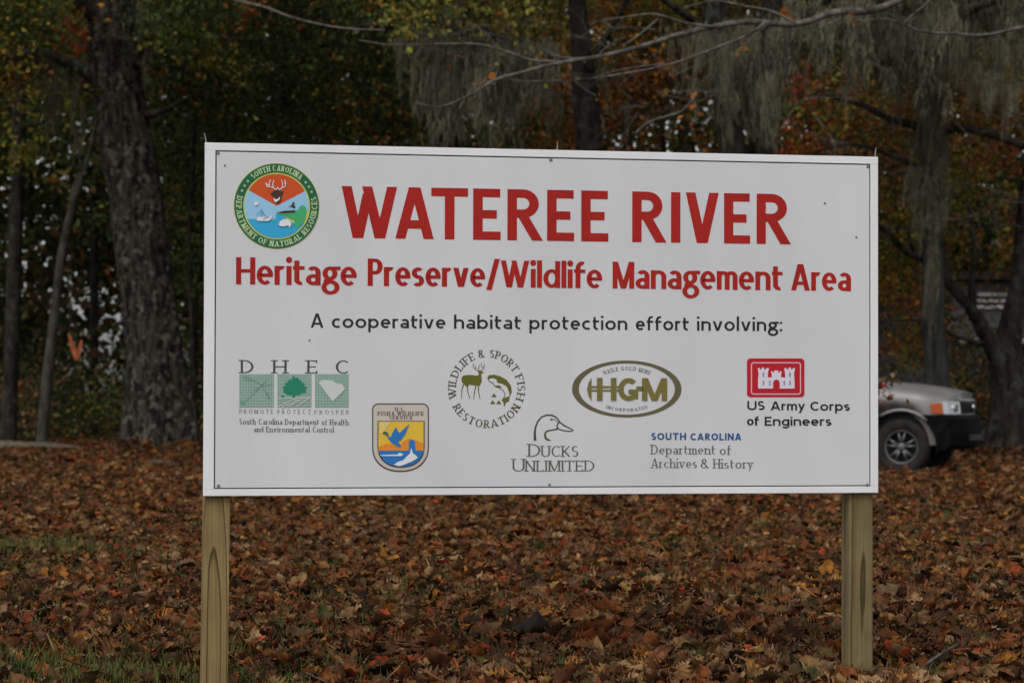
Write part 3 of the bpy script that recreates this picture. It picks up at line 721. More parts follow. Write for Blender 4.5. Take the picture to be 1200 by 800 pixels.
words([('D', 619, 633.2, 534.8, 15), ('UCKS', 634.2, 677.5, 534.8, 12.6)], .15, .065, serif=True, track=.1).done('logo_lettering', m_dtext, du)
words([('U', 600.5, 614.6, 552, 14.6), ('NLIMITED', 615.6, 696.5, 552, 12.6)], .15, .065, serif=True, track=.12).done('logo_lettering', m_dtext, du)

# ---- mine company oval
cx3, cy3 = F(734.7, 455.6); kx = .003118; ky = .003075
hg = Flat(0).ring(cx3, cy3, 64.3*kx, 33*ky, 56.4*kx, 29.6*ky, 72).done('mine_company_logo', mat('print_bronze', (.135, .12, .055), .4), label='olive oval with the letters HGM')
fl = words([('G', 724.2, 747.6, 469.4, 26.8), ('M', 752.2, 781.6, 469.4, 26.6)], .245, .21, layer=1)
z9 = lambda x, y: F(665+x/8.571, 418+y/8.571)
for a_, b_ in ((295, 350), (435, 490)): fl.poly([z9(a_, 210), z9(b_, 210), z9(b_, 440), z9(a_, 440)])
fl.poly([z9(*p) for p in ((240, 210), (240, 440), (210, 390), (195, 325), (210, 260))]).poly([z9(*p) for p in ((240, 292), (520, 292), (520, 312), (240, 312))]).poly([z9(*p) for p in ((240, 328), (520, 328), (520, 346), (240, 346))]).poly([z9(*p) for p in ((690, 296), (760, 296), (760, 342), (690, 342))])
fl.done('logo_lettering', m_gold, hg)
def ovaltext(s, a0, a1, R, inside, cap):
    fl = Flat(0); w, pl = runs(s, .2, .1, .68, True, .35)
    for q in pl:
        o = []
        for x, y in q:
            a = math.radians(a0+(a1-a0)*x/w); rr = (1 if not inside else -1)*y*cap+(0 if not inside else cap)
            o.append((cx3+(R*1.9+rr)*kx*math.cos(a), cy3+(R+rr)*ky*math.sin(a)))
        fl.poly(o)
    return fl
ovaltext('HAILE GOLD MINE', 129, 51, 21.6, False, 4.6).done('logo_lettering', m_grey, hg)
ovaltext('INCORPORATED', 237, 303, 22.4, True, 3.6).done('logo_lettering', m_grey, hg)

# ---- archives and history
ar = words([('SOUTH', 763.3, 803.8, 515.2, 8.2), ('CAROLINA', 809, 868.6, 515.6, 8.2)], .24, .2, track=.15).done('archives_lettering', m_blue, label='blue SOUTH CAROLINA over grey Department of Archives & History')
ar2 = words([('Department', 763, 838, 532, 11.2), ('of', 843.5, 856.5, 532.6, 11.2), ('Archives', 763, 816.5, 548, 11.2), ('&', 821, 830.5, 548.3, 11.2), ('History', 836, 882.5, 548.6, 11.2)], .15, .07, .62, serif=True, track=.15).done('archives_lettering', mat('soft_grey_vinyl', (.15, .15, .155), .4), ar)

# ---- corps of engineers block
def rrect(l, t, rr, b, rad, n=6):
    o = []
    for cx_, cy_, s in ((rr-rad, t+rad, -90), (rr-rad, b-rad, 0), (l+rad, b-rad, 90), (l+rad, t+rad, 180)):
        for i in range(n+1): a = math.radians(s+90*i/n); o.append((cx_+rad*math.cos(a), cy_+rad*math.sin(a)))
    return o
za = lambda x, y: F(750+x/4.615, 410+y/4.615)
en = Flat(0).poly([za(*p) for p in rrect(578, 45, 889, 255, 20)]).done('engineers_castle_logo', m_cred, label='red block with a white castle above US Army Corps of Engineers')
Flat(1).line([za(*p) for p in rrect(602, 69, 867, 238, 12)], .0042, True).done('inner_outline', mat('print_pale_pink', (.74, .50, .52), .4), en)
cas = [(638, 208), (638, 150), (641, 130), (636, 98), (648, 98), (648, 105), (657, 105), (657, 95), (670, 95), (670, 105), (680, 105), (680, 98), (697, 98), (692, 115), (690, 148), (712, 148), (712, 130), (706, 115), (716, 115), (716, 122), (724, 122), (724, 112), (735, 110), (747, 112), (747, 122), (755, 122), (755, 115), (766, 115), (762, 130), (762, 148), (785, 148), (782, 115), (778, 98), (793, 98), (793, 105), (803, 105), (803, 95), (816, 95), (816, 105), (824, 105), (824, 98), (838, 98), (832, 130), (834, 150), (836, 208), (755, 208), (755, 175), (748, 163), (736, 160), (725, 163), (719, 175), (719, 208)]
Flat(1).poly([za(*p) for p in cas]).done('castle_symbol', m_ltr, en)
fl = Flat(2)
for x, y in ((662, 120), (662, 165), (806, 120), (806, 165), (697, 165), (775, 165)): fl.poly([za(x, y), za(x+8, y), za(x+8, y+24), za(x, y+24)])
fl.done('castle_windows', mat('print_muted_purple', (.42, .25, .42), .4), en)
words([('US', 875.7, 896, 480.2, 10.6), ('Army', 903, 943.5, 480.6, 10.6), ('Corps', 949.5, 995.8, 481, 10.6), ('of', 875.3, 889.2, 498.2, 10.6), ('Enqineers', 896, 974.3, 498.6, 10.6)], .215, .175, .73, track=.085).done('engineers_lettering', m_black, en)

# ---------------------------------------------------------------- woods: materials and builders
m_bark = noisy('oak_bark', (.012, .010, .008), (.060, .050, .038), 13, (1, 1, .25), rough=.95, bump=1.0, bdist=.06, lo=.42, hi=.60, c3=(.13, .125, .10), s3=9, spec=.1)
m_bark_dark = noisy('dark_bark', (.014, .012, .010), (.045, .038, .030), 10, (1, 1, .2), rough=.95, bump=1.0, bdist=.03, c3=(.06, .062, .05), s3=6, spec=.1)
m_bark_pale = noisy('pale_lichen_bark', (.045, .042, .034), (.115, .108, .09), 9, (1, 1, .3), rough=.95, bump=.7, bdist=.02, c3=(.05, .045, .035), s3=4, spec=.1)
m_twig = noisy('grey_twig', (.06, .052, .042), (.16, .145, .12), 14, rough=.9, bump=.5, bdist=.006, c3=(.04, .032, .024), s3=6, spec=.15)
m_leaf = leafmat('living_leaves')
m_moss = noisy('spanish_moss_strands', (.092, .086, .055), (.20, .188, .122), 5, rough=.95, spec=.05)

PAL = dict(
    green=[(0.039, 0.056, 0.017), (0.030, 0.045, 0.016), (0.052, 0.070, 0.020), (0.024, 0.037, 0.013), (0.047, 0.056, 0.017)],
    dark=[(0.019, 0.031, 0.011), (0.014, 0.023, 0.008), (0.026, 0.039, 0.014), (0.028, 0.029, 0.011)],
    olive=[(0.094, 0.097, 0.023), (0.150, 0.131, 0.026), (0.070, 0.082, 0.020), (0.113, 0.082, 0.022), (0.207, 0.165, 0.035)],
    yellow=[(0.301, 0.233, 0.043), (0.235, 0.184, 0.035), (0.169, 0.165, 0.038), (0.282, 0.165, 0.030)],
    rust=[(0.188, 0.068, 0.019), (0.244, 0.102, 0.024), (0.127, 0.044, 0.016), (0.094, 0.039, 0.017), (0.160, 0.082, 0.026)],
    orange=[(0.338, 0.126, 0.022), (0.282, 0.087, 0.017), (0.357, 0.175, 0.035)],
    red=[(0.226, 0.029, 0.017), (0.169, 0.021, 0.019), (0.282, 0.058, 0.026)],
    brown=[(.085, .050, .026), (.06, .036, .02), (.12, .07, .035), (.045, .03, .018)])

def leaves(name, parent, sprays, per, size, mix, m=None, flat=.45, spread=.42, droop=.0, kind='stuff', label=None, rg=None):
    """crown of leaf-sized faces in sprays. sprays: list of centres; mix: [(palette, weight)]"""
    rg = rg or rng
    N = len(sprays)*per
    cen = np.repeat(np.array([tuple(p) for p in sprays]), per, 0)
    sc = np.repeat(rg.uniform(.6, 1.4, len(sprays)), per)[:, None]
    off = rg.normal(0, 1, (N, 3))*np.array([spread, spread, spread*flat])*sc
    ax = np.repeat(rg.normal(0, .45, (len(sprays), 2)), per, 0)
    off[:, 2] += off[:, 0]*ax[:, 0]+off[:, 1]*ax[:, 1]-droop*(off[:, 0]**2+off[:, 1]**2)
    c = cen+off
    L = size*rg.uniform(.5, 1.35, N)[:, None]; Wd = L*rg.uniform(.22, .38, N)[:, None]
    a = rg.normal(0, 1, (N, 3)); a[:, 2] -= .35; a /= np.linalg.norm(a, axis=1)[:, None]
    b = rg.normal(0, 1, (N, 3)); b[:, 2] *= .6; b = np.cross(a, b); b /= np.linalg.norm(b, axis=1)[:, None]+1e-9
    nn = np.cross(a, b)
    V = np.empty((N, 4, 3)); V[:, 0] = c-a*L*.5; V[:, 1] = c+b*Wd+nn*Wd*.35; V[:, 2] = c+a*L*.5; V[:, 3] = c-b*Wd+nn*Wd*.35
    names = [k for k, _ in mix]; ws = np.array([w for _, w in mix], float); ws /= ws.sum()
    spk = rg.choice(len(names), len(sprays), p=ws)
    lk = np.where(rg.random(N) < .93, np.repeat(spk, per), rg.choice(len(names), N, p=ws))
    col = np.empty((N, 3))
    for i, k in enumerate(names):
        q = np.nonzero(lk == i)[0]; pl = np.array(PAL[k]); col[q] = pl[rg.integers(0, len(pl), len(q))]
    col *= rg.uniform(1.15, 2.5, N)[:, None]
    me = bpy.data.meshes.new(name)
    me.vertices.add(N*4); me.vertices.foreach_set('co', V.reshape(-1).astype('f'))
    me.loops.add(N*6); ia = (np.arange(N)*4)[:, None]
    me.loops.foreach_set('vertex_index', (ia+np.array([0, 1, 2, 0, 2, 3])).reshape(-1).astype('i'))
    me.polygons.add(N*2); me.polygons.foreach_set('loop_start', (np.arange(N*2)*3).astype('i')); me.polygons.foreach_set('loop_total', np.full(N*2, 3, 'i'))
    at = me.attributes.new('leaf_colour', 'FLOAT_COLOR', 'POINT')
    at.data.foreach_set('color', np.repeat(np.concatenate([col, np.ones((N, 1))], 1), 4, 0).reshape(-1).astype('f'))
    me.materials.append(m or m_leaf); me.update()
    o = link(name, me, parent)
    if kind: o['kind'] = kind
    if label: o['label'] = label
    global NLEAF; NLEAF += N
    return o
NLEAF = 0

def region(x0, x1, y0, y1, d0, d1, n, thr=-.15, f=.55, seed=0, origin=Vector((0, 0, 0))):
    """spray centres filling a box of the wood with clumps and gaps; heights and sides from the photograph"""
    out = []; tries = 0
    while len(out) < n and tries < n*12:
        tries += 1; d = rnd(d0, d1); p = P(rnd(x0, x1), rnd(y0, y1), d)
        if noise.noise(Vector((p.x*f, p.y*f*.6, p.z*f+seed*7.7))) > thr and p.z > .1: out.append(p-origin)
    return out

def canopy(cx, cy, z0, z1, r, n, origin):
    return [Vector((cx+r*math.sqrt(random.random())*math.cos(a), cy+r*math.sqrt(random.random())*math.sin(a), rnd(z0, z1)))-origin for a in [rnd(0, 6.283) for _ in range(n)]]

def rootpos(px, d): 
    p = P(px, 0, d); return Vector((p.x, p.y, min(gz(p.x, p.y), .10)-.05))

def trunk(root, path, m, n=14, step=.3, ns=.12, nf=2.5, name='trunk', flute=0.0, nfl=5, label=None):
    """path: [(px, py, d, radius_px)] ; the first point is the foot"""
    o = root.location
    pts = []
    for i, (px, py, d, rp) in enumerate(path):
        p = P(px, py, d)-o
        if i == 0 and name == 'trunk': p.z = -.1
        pts.append((p, rp/3000*d))
    if name != 'trunk' and name != 'second_trunk':
        pts = [(p+Vector((rnd(-1, 1), rnd(-1, 1), rnd(-1, 1)))*min(.05, 1.1*w+.012), w) for p, w in pts]
    a, r = spline(pts, step)
    b = MB().tube(a, r, n, True, ns, nf, rnd(0, 50), flute, nfl).build(name, m, root, smooth=True)
    if label: b['label'] = label
    return b

def twigs(root, starts, m, depth=3, name='twigs', n=5, length=1.2, r=.012, parent=None, gravity=-.05):
    """fine branching sprays joined as one part; starts: [(point, direction)]"""
    mb = MB()
    def grow(p, dr, L, rad, k):
        pts = [p]; q = p.copy(); dd = dr.normalized(); seg = 5
        for i in range(seg):
            dd = (dd+Vector((rnd(-.22, .22), rnd(-.22, .22), rnd(-.2, .2)+gravity))).normalized(); q = q+dd*L/seg; pts.append(q)
            if k > 0 and i >= 1 and random.random() < .75:
                grow(q, dd+Vector((rnd(-.8, .8), rnd(-.8, .8), rnd(-.6, .6))), L*rnd(.4, .65), rad*.55, k-1)
        mb.tube(pts, [rad*(1-.75*i/seg) for i in range(seg+1)], 4 if rad < .015 else 6, False)
    for p, dr in starts: grow(p, dr, length*rnd(.7, 1.3), r, depth)
    o = mb.build(name, m, parent or root, True); o['kind'] = 'stuff'; return o

# four clumps of hanging moss, reused
def moss_mesh(seed, L=1.0, wd=.22, strands=170):
    """a tapering beard: curly tufts hung along two or three wandering cords"""
    rg = np.random.default_rng(seed); seg = 5; v = []; f = []
    cords = []
    for _ in range(4):
        x, y = rg.normal(0, wd*.45), rg.normal(0, wd*.3); ln = L*rg.uniform(.35, 1.0); ph = rg.uniform(0, 6)
        cords.append((x, y, ln, ph, rg.uniform(.02, .05)))
    for i in range(strands):
        x0, y0, ln, ph, am = cords[rg.integers(0, 4)]; t0 = rg.random()**1.2
        r = wd*.55*(1-t0)**.8*(.55+.45*math.sin(t0*9+ph))+.012
        px = x0*(1-.4*t0)+am*math.sin(t0*5+ph)+rg.normal(0, r*.6); py = y0*(1-.4*t0)+am*math.cos(t0*4+ph)+rg.normal(0, r*.5); pz = .04-ln*t0
        l2 = rg.uniform(.10, .30)*(1.15-t0*.6)*L; w = rg.uniform(.004, .009); a = rg.uniform(0, 3.14); cx, cy = math.cos(a)*w, math.sin(a)*w; o = len(v)
        dx, dy = rg.normal(0, .018), rg.normal(0, .018)
        for k in range(seg+1):
            ww = 1-k/seg*.7
            v += [(px-cx*ww, py-cy*ww, pz), (px+cx*ww, py+cy*ww, pz)]
            px += dx+rg.normal(0, .010); py += dy+rg.normal(0, .010); pz -= l2/seg*rg.uniform(.5, 1.5); dx *= .5; dy *= .5
            if k: q = o+2*k; f.append((q-2, q-1, q+1, q))
    me = bpy.data.meshes.new('moss_clump'); me.from_pydata([tuple(map(float, p)) for p in v], [], f); me.materials.append(m_moss); return me
MOSS = [moss_mesh(s, 1.0, w_, n_) for s, w_, n_ in ((1, .20, 170), (2, .28, 200), (3, .13, 150), (4, .34, 210), (5, .20, 180), (6, .26, 190))]
def moss(root, items):
    """items: [(px, py, d, length m, width scale)] clumps hanging from the branches of this tree"""
    for (px, py, d, L, wsc) in items:
        o = bpy.data.objects.new('hanging_moss', random.choice(MOSS)); C.objects.link(o); o.parent = root
        o.location = P(px, py, d)-root.location; o.scale = (wsc, wsc, L); o.rotation_euler = (rnd(-.06, .06), rnd(-.06, .06), rnd(0, 6.28))
        o['kind'] = 'stuff'
def curtain(x0, x1, ytop, d0, d1, n, L0, L1, w0=.8, w1=1.5):
    return [(rnd(x0, x1), ytop(rnd(0, 1)) if callable(ytop) else ytop+rnd(-18, 14), rnd(d0, d1), rnd(L0, L1), rnd(w0, w1)) for _ in range(n)]

# ---------------------------------------------------------------- the trees
# great oak left of the sign
T = thing('oak_tree', 'massive furrowed oak trunk leaning left, standing just left of the sign', 'tree', rootpos(188, 42))
trunk(T, [(190, 540, 42, 47), (188, 500, 42, 40), (182, 420, 42, 33), (172, 330, 42, 32), (161, 250, 42, 31.5), (146, 170, 42, 30), (136, 100, 42, 29), (130, 30, 42, 29), (128, -60, 42, 27), (120, -250, 42, 22), (118, -500, 42.5, 14)], m_bark, 40, .07, .11, 3.2, flute=.35)
trunk(T, [(150, 75, 42, 17), (172, 42, 41.8, 12), (205, 18, 41.5, 9), (240, -5, 41, 8), (330, -70, 40.5, 6)], m_bark_dark, 14, .12, .12, name='limb')
trunk(T, [(115, 95, 42, 12), (98, 82, 41.8, 8.5), (75, 72, 41.5, 7), (40, 62, 41, 6), (0, 66, 40.5, 5), (-60, 60, 40, 4)], m_bark_pale, 12, .12, .14, name='limb')
trunk(T, [(160, 140, 42, 6), (182, 130, 41.6, 4.5), (204, 122, 41.2, 3), (230, 110, 41, 1.5)], m_bark_dark, 8, .12, .1, name='limb')
trunk(T, [(125, 40, 42, 12), (90, 0, 41.5, 9), (30, -60, 41, 7)], m_bark_dark, 10, .2, .12, name='limb')
trunk(T, [(175, 538, 41.3, 9), (205, 545, 40.6, 7), (228, 549, 40.2, 4)], m_bark_dark, 10, .1, .15, name='root')
o = T.location
leaves('crown', T, region(-180, 100, -60, 60, 38, 42, 34, -.1, origin=o)+region(-100, 90, 15, 100, 39, 42, 12, 0, origin=o)+region(60, 260, -60, 110, 43.5, 47, 40, -.1, origin=o), 290, .105, [('olive', 5), ('green', 9), ('rust', 2.5), ('yellow', .7), ('red', .2)])
leaves('crown', T, region(195, 420, -60, 70, 38, 44, 50, -.1, origin=o), 275, .105, [('green', 7), ('dark', 3), ('rust', 1.5), ('olive', 2), ('red', .7)])
leaves('upper_crown', T, region(-300, 500, -420, -115, 36, 50, 78, -.3, origin=o), 80, .24, [('green', 5), ('olive', 4), ('rust', 3)])
twigs(T, [(P(rnd(-20, 240), rnd(-20, 90), rnd(39, 42))-o, Vector((rnd(-1, 1), rnd(-.6, .6), rnd(-.5, .5)))) for _ in range(26)], m_bark_dark, 2, length=1.3)
moss(T, [(64, 70, 41.4, 1.55, 1.1), (58, 72, 41.3, 1.2, .9), (70, 70, 41.5, 1.8, .8), (25, 64, 41, .55, 1.2), (8, 66, 40.8, .6, 1.2), (44, 66, 41.2, .9, 1), (82, 78, 41.6, .7, .8), (88, 95, 41.5, 1.3, .45), (95, 120, 41.4, 1.0, .4), (170, 45, 41.8, .9, .8), (166, 60, 41.7, .7, .6), (160, 5, 41.6, 1.1, .9)])

# thin trunks at the far left
T = thing('straight_tree', 'straight thin dark trunk at the very left edge, from leaf litter up', 'tree', rootpos(10, 50))
trunk(T, [(10, 520, 50, 10), (14, 400, 50, 9), (18, 250, 50, 8.5), (22, 120, 50, 8), (26, -40, 50, 7), (20, -300, 50, 4)], m_bark_dark, 12, .3)
leaves('crown', T, region(-120, 120, -300, 60, 47, 53, 40, -.1, origin=T.location), 110, .22, [('green', 5), ('olive', 3), ('rust', 2)])
T = thing('slender_tree', 'slender pale leaning trunk forking halfway up, left of the great oak', 'tree', rootpos(50, 48))
trunk(T, [(48, 495, 48, 7), (56, 440, 48, 6.5), (63, 380, 48, 6), (72, 300, 48, 5.5), (84, 245, 48, 5), (98, 200, 48, 4), (110, 150, 48, 3), (118, 60, 48, 2)], m_bark_pale, 10, .25)
trunk(T, [(82, 255, 48, 3.5), (88, 222, 48, 3), (91, 195, 48, 2.2), (84, 140, 48, 1.5)], m_bark_pale, 8, .2, name='limb')
leaves('crown', T, region(20, 150, 60, 260, 45, 48, 9, -.2, origin=T.location), 130, .105, [('rust', 1.5), ('olive', 3), ('green', 6)], spread=.35)
T = thing('young_tree', 'very thin grey sapling between the great oak and the sign edge', 'tree', rootpos(224, 47))
trunk(T, [(224, 500, 47, 4.5), (226, 400, 47, 4), (222, 300, 47, 3.5), (226, 160, 47, 3), (230, 40, 47, 2)], m_bark_dark, 8, .3)
leaves('crown', T, region(190, 300, 40, 330, 44, 49, 26, -.1, origin=T.location), 174, .105, [('green', 6), ('dark', 5), ('rust', .4)], spread=.45)

# evergreen mass behind the left half of the board
for (px, d, rp, lab) in ((330, 52, 8, 'dark evergreen tree rising behind the W of the sign title'), (455, 50, 9, 'dark evergreen tree rising behind the letters TE of the sign title'), (262, 55, 7, 'dark evergreen tree rising behind the round seal corner of the sign')):
    T = thing('evergreen_tree', lab, 'tree', rootpos(px, d))
    trunk(T, [(px, 500, d, rp), (px+4, 250, d, rp*.9), (px-3, 100, d, rp*.8), (px+3, -100, d, rp*.6), (px, -350, d, rp*.35)], m_bark_dark, 10, .4)
    leaves('crown', T, region(px-110, px+100, -60, 260, d-4, d+4, 82, -.22, origin=T.location), 330, .085, [('green', 9), ('dark', 3), ('rust', .6), ('olive', 2), ('red', .25)], spread=.5)
    leaves('upper_crown', T, region(px-130, px+130, -380, -60, d-5, d+5, 40, -.3, origin=T.location), 80, .24, [('green', 6), ('dark', 5)])

# moss hung oak in the middle
T = thing('mossy_oak', 'oak draped in thick grey moss behind the letters REE of the sign', 'tree', rootpos(522, 37))
trunk(T, [(520, 530, 37, 25), (520, 400, 37, 21), (521, 250, 37, 20), (520, 150, 37, 19), (522, 80, 37, 18), (530, 40, 37, 14), (536, 10, 37, 9), (548, -40, 37, 7), (560, -200, 37, 5)], m_bark, 26, .12, .12, flute=.25)
trunk(T, [(528, 48, 37, 10), (512, 32, 36.8, 7), (492, 20, 36.5, 5), (462, 0, 36.2, 4.2), (420, -30, 36, 3)], m_bark_dark, 10, .1, .12, name='limb')
trunk(T, [(536, 34, 37, 5), (545, 15, 36.8, 3.6), (556, -8, 36.6, 3)], m_bark_dark, 8, .1, .12, name='limb')
trunk(T, [(532, 42, 37, 9), (556, 36, 36.6, 5.5), (590, 44, 36.2, 4.8), (620, 56, 36, 4), (650, 70, 35.8, 2.5)], m_bark_dark, 10, .1, .15, name='limb')
trunk(T, [(515, 45, 37, 5), (485, 38, 36.6, 3.5), (440, 32, 36.3, 2.8), (405, 30, 36, 2)], m_bark_dark, 8, .1, .12, name='limb')
moss(T, [(rnd(500, 545), rnd(28, 70), rnd(36.2, 36.7), rnd(.9, 1.8), rnd(.8, 1.3)) for _ in range(26)]
     + [(rnd(545, 645), rnd(38, 70), rnd(35.8, 36.6), rnd(.7, 1.5), rnd(.7, 1.3)) for _ in range(30)]
     + [(462, 30, 36.4, .8, .6), (468, 36, 36.4, .9, .5), (492, 28, 36.5, 1.0, .7), (480, 34, 36.5, .6, .7), (540, -5, 36.8, .9, .7), (520, 5, 36.6, .7, .8)])
leaves('crown', T, region(430, 640, -60, 30, 34, 38, 18, -.05, origin=T.location), 180, .095, [('olive', 4), ('green', 4), ('yellow', 1.4), ('rust', 1)])
leaves('upper_crown', T, region(380, 740, -450, -115, 33, 42, 42, -.3, origin=T.location), 80, .24, [('green', 5), ('olive', 4)])
twigs(T, [(P(rnd(480, 640), rnd(0, 60), rnd(35.5, 37))-T.location, Vector((rnd(-1, 1), rnd(-.6, .6), rnd(-.5, .6)))) for _ in range(14)], m_bark_dark, 2, length=.9, r=.010)

twigs(T, [(P(rnd(540, 640), rnd(20, 90), rnd(34, 36))-T.location, Vector((rnd(-1, 1), rnd(-.4, .4), rnd(-.3, .4)))) for _ in range(12)], m_twig, 2, length=.9, r=.008)
# dark trunk behind RIVER
T = thing('dark_trunk_tree', 'bare dark trunk rising between the words WATEREE and RIVER, orange leaves around', 'tree', rootpos(694, 40))
trunk(T, [(696, 530, 40, 19), (694, 400, 40, 17), (692, 250, 40, 16), (690, 170, 40, 15.5), (685, 110, 40, 15), (680, 60, 40, 12.5), (676, 0, 40, 11), (672, -120, 40, 9), (674, -350, 40, 5)], m_bark_dark, 22, .12, .09)
trunk(T, [(684, 90, 40, 6), (700, 60, 39.6, 4), (722, 20, 39.2, 3), (740, -20, 39, 2.5)], m_bark_dark, 8, .15, .1, name='limb')
leaves('crown', T, region(610, 800, 60, 190, 41, 46, 50, -.1, origin=T.location), 188, .105, [('rust', 6), ('brown', 3), ('orange', 1), ('green', 2.5), ('olive', 2)])
leaves('crown', T, region(590, 830, -60, 70, 41.5, 47, 46, -.1, origin=T.location), 188, .105, [('olive', 4), ('rust', 3), ('yellow', 1.6), ('green', 3), ('brown', 1)])
leaves('upper_crown', T, region(560, 860, -450, -115, 38, 46, 36, -.3, origin=T.location), 80, .24, [('olive', 4), ('rust', 3), ('green', 3)])
moss(T, [(700, 50, 39.6, .6, .5), (706, 75, 39.6, .7, .5), (735, 120, 40.5, .8, .6), (610, 95, 40.8, 1.2, 1), (640, 88, 40.6, 1.1, 1), (655, 120, 40.8, .8, .8), (590, 100, 40.8, 1.1, 1), (575, 110, 40.8, 1., 1)])

# twin mossy trunks behind VER
T = thing('twin_trunk_tree', 'two close dark trunks under ragged grey moss behind the letters VE of RIVER', 'tree', rootpos(872, 36))
trunk(T, [(862, 530, 36, 20), (862, 400, 36, 17), (860, 250, 36, 16), (856, 160, 36, 15), (846, 90, 36, 14), (838, 20, 36, 13), (830, -80, 36, 11), (820, -300, 36, 7)], m_bark_dark, 20, .15, .1)
trunk(T, [(886, 530, 36.4, 17), (888, 400, 36.4, 15), (890, 250, 36.4, 14), (892, 160, 36.4, 14), (894, 90, 36.4, 13), (902, 10, 36.4, 12), (910, -80, 36.4, 10), (925, -300, 36.4, 6)], m_bark_dark, 20, .15, .1, name='second_trunk')
trunk(T, [(890, 60, 36.2, 8), (930, 25, 35.6, 6), (985, -5, 35, 5), (1060, -20, 34.5, 4)], m_bark_dark, 8, .2, .12, name='limb')
trunk(T, [(842, 60, 36.1, 7), (815, 30, 35.6, 5), (790, 5, 35, 4), (740, -30, 34.6, 3)], m_bark_dark, 8, .2, .12, name='limb')
moss(T, [(rnd(815, 870), rnd(20, 90), rnd(35.2, 35.8), rnd(.5, 1.6), rnd(.5, 1.1)) for _ in range(16)] + [(rnd(870, 925), rnd(10, 90), rnd(35.2, 35.9), rnd(.9, 1.6), rnd(.7, 1.1)) for _ in range(18)]
     + [(rnd(920, 1010), rnd(-10, 20), rnd(34.8, 35.6), rnd(.6, 1.3), rnd(.8, 1.4)) for _ in range(18)])
leaves('upper_crown', T, region(720, 1020, -450, -115, 34, 42, 36, -.3, origin=T.location), 80, .24, [('olive', 4), ('rust', 3), ('green', 4)])

twigs(T, [(P(rnd(740, 1000), rnd(10, 150), rnd(33, 35))-T.location, Vector((rnd(-1, 1), rnd(-.4, .4), rnd(-.3, .4)))) for _ in range(20)], m_twig, 2, length=.9, r=.008)
# moss clad tree right of the sign
T = thing('moss_clad_tree', 'tall grey trunk wrapped in moss just right of the sign, behind the car', 'tree', rootpos(1100, 40))
trunk(T, [(1100, 520, 40, 16), (1097, 440, 40, 13), (1094, 350, 40, 12.5), (1093, 250, 40, 12), (1091, 170, 40, 12), (1085, 90, 40, 11), (1080, 0, 40, 10), (1076, -150, 40, 8), (1080, -380, 40, 5)], noisy('lichen_bark', (.020, .021, .020), (.060, .062, .054), 9, (1, 1, .25), rough=.95, bump=1, bdist=.03, spec=.1), 20, .12, .13)
trunk(T, [(1093, 150, 40, 7), (1060, 146, 39.4, 4.5), (1036, 138, 39, 4.0), (1012, 124, 38.8, 3.4), (985, 116, 38.6, 2.4), (962, 106, 38.4, 1.2)], m_bark_dark, 10, .12, .15, name='limb')
trunk(T, [(1096, 152, 40, 7), (1125, 150, 39.5, 5), (1160, 158, 39.2, 4.5), (1205, 172, 39, 4), (1260, 178, 38.6, 3)], m_bark_dark, 10, .12, .15, name='limb')
trunk(T, [(1097, 200, 40, 4), (1050, 182, 39.5, 2.4), (1000, 170, 39.2, 2.4), (955, 178, 39, 1.5)], m_bark_dark, 8, .12, .15, name='limb')
trunk(T, [(1084, 60, 40, 6), (1130, 20, 39.2, 5), (1200, -10, 38.6, 4), (1280, -20, 38, 3)], m_bark_dark, 8, .2, .12, name='limb')
trunk(T, [(1082, 40, 40, 6), (1040, 5, 39.2, 5), (980, -20, 38.6, 4)], m_bark_dark, 8, .2, .12, name='limb')
moss(T, [(rnd(1074, 1104), rnd(0, 200), rnd(39.3, 39.6), rnd(1.0, 1.9), rnd(.5, .9)) for _ in range(26)] + [(rnd(1085, 1108), rnd(200, 330), rnd(39.3, 39.6), rnd(.6, 1.3), rnd(.4, .6)) for _ in range(12)]
     + [(rnd(1000, 1230), rnd(-40, 25), rnd(37.5, 39.5), rnd(.5, 2.1), rnd(.6, 1.6)) for _ in range(58)] + [(rnd(1010, 1060), rnd(10, 80), rnd(38, 39), rnd(.5, 1.2), rnd(.6, 1)) for _ in range(12)] + [(rnd(1120, 1200), rnd(40, 100), rnd(38, 39), rnd(.5, 1.2), rnd(.6, 1)) for _ in range(14)])
leaves('crown', T, region(920, 1290, 60, 210, 40, 45, 78, -.1, origin=T.location), 195, .095, [('rust', 5), ('olive', 3), ('green', 3), ('brown', 2.5), ('orange', .9), ('red', .6), ('yellow', .4)])
leaves('upper_crown', T, region(950, 1400, -450, -115, 36, 46, 66, -.3, origin=T.location), 80, .24, [('olive', 4), ('rust', 4), ('green', 4)])
twigs(T, [(P(rnd(960, 1210), rnd(60, 190), rnd(38.5, 41))-T.location, Vector((rnd(-1, 1), rnd(-.6, .6), rnd(-.4, .5)))) for _ in range(26)], m_bark_dark, 2, length=1.1, r=.011)

twigs(T, [(P(rnd(1040, 1210), rnd(80, 300), rnd(38, 40))-T.location, Vector((rnd(-1, 1), rnd(-.4, .4), rnd(-.3, .4)))) for _ in range(20)], m_twig, 2, length=.9, r=.008)
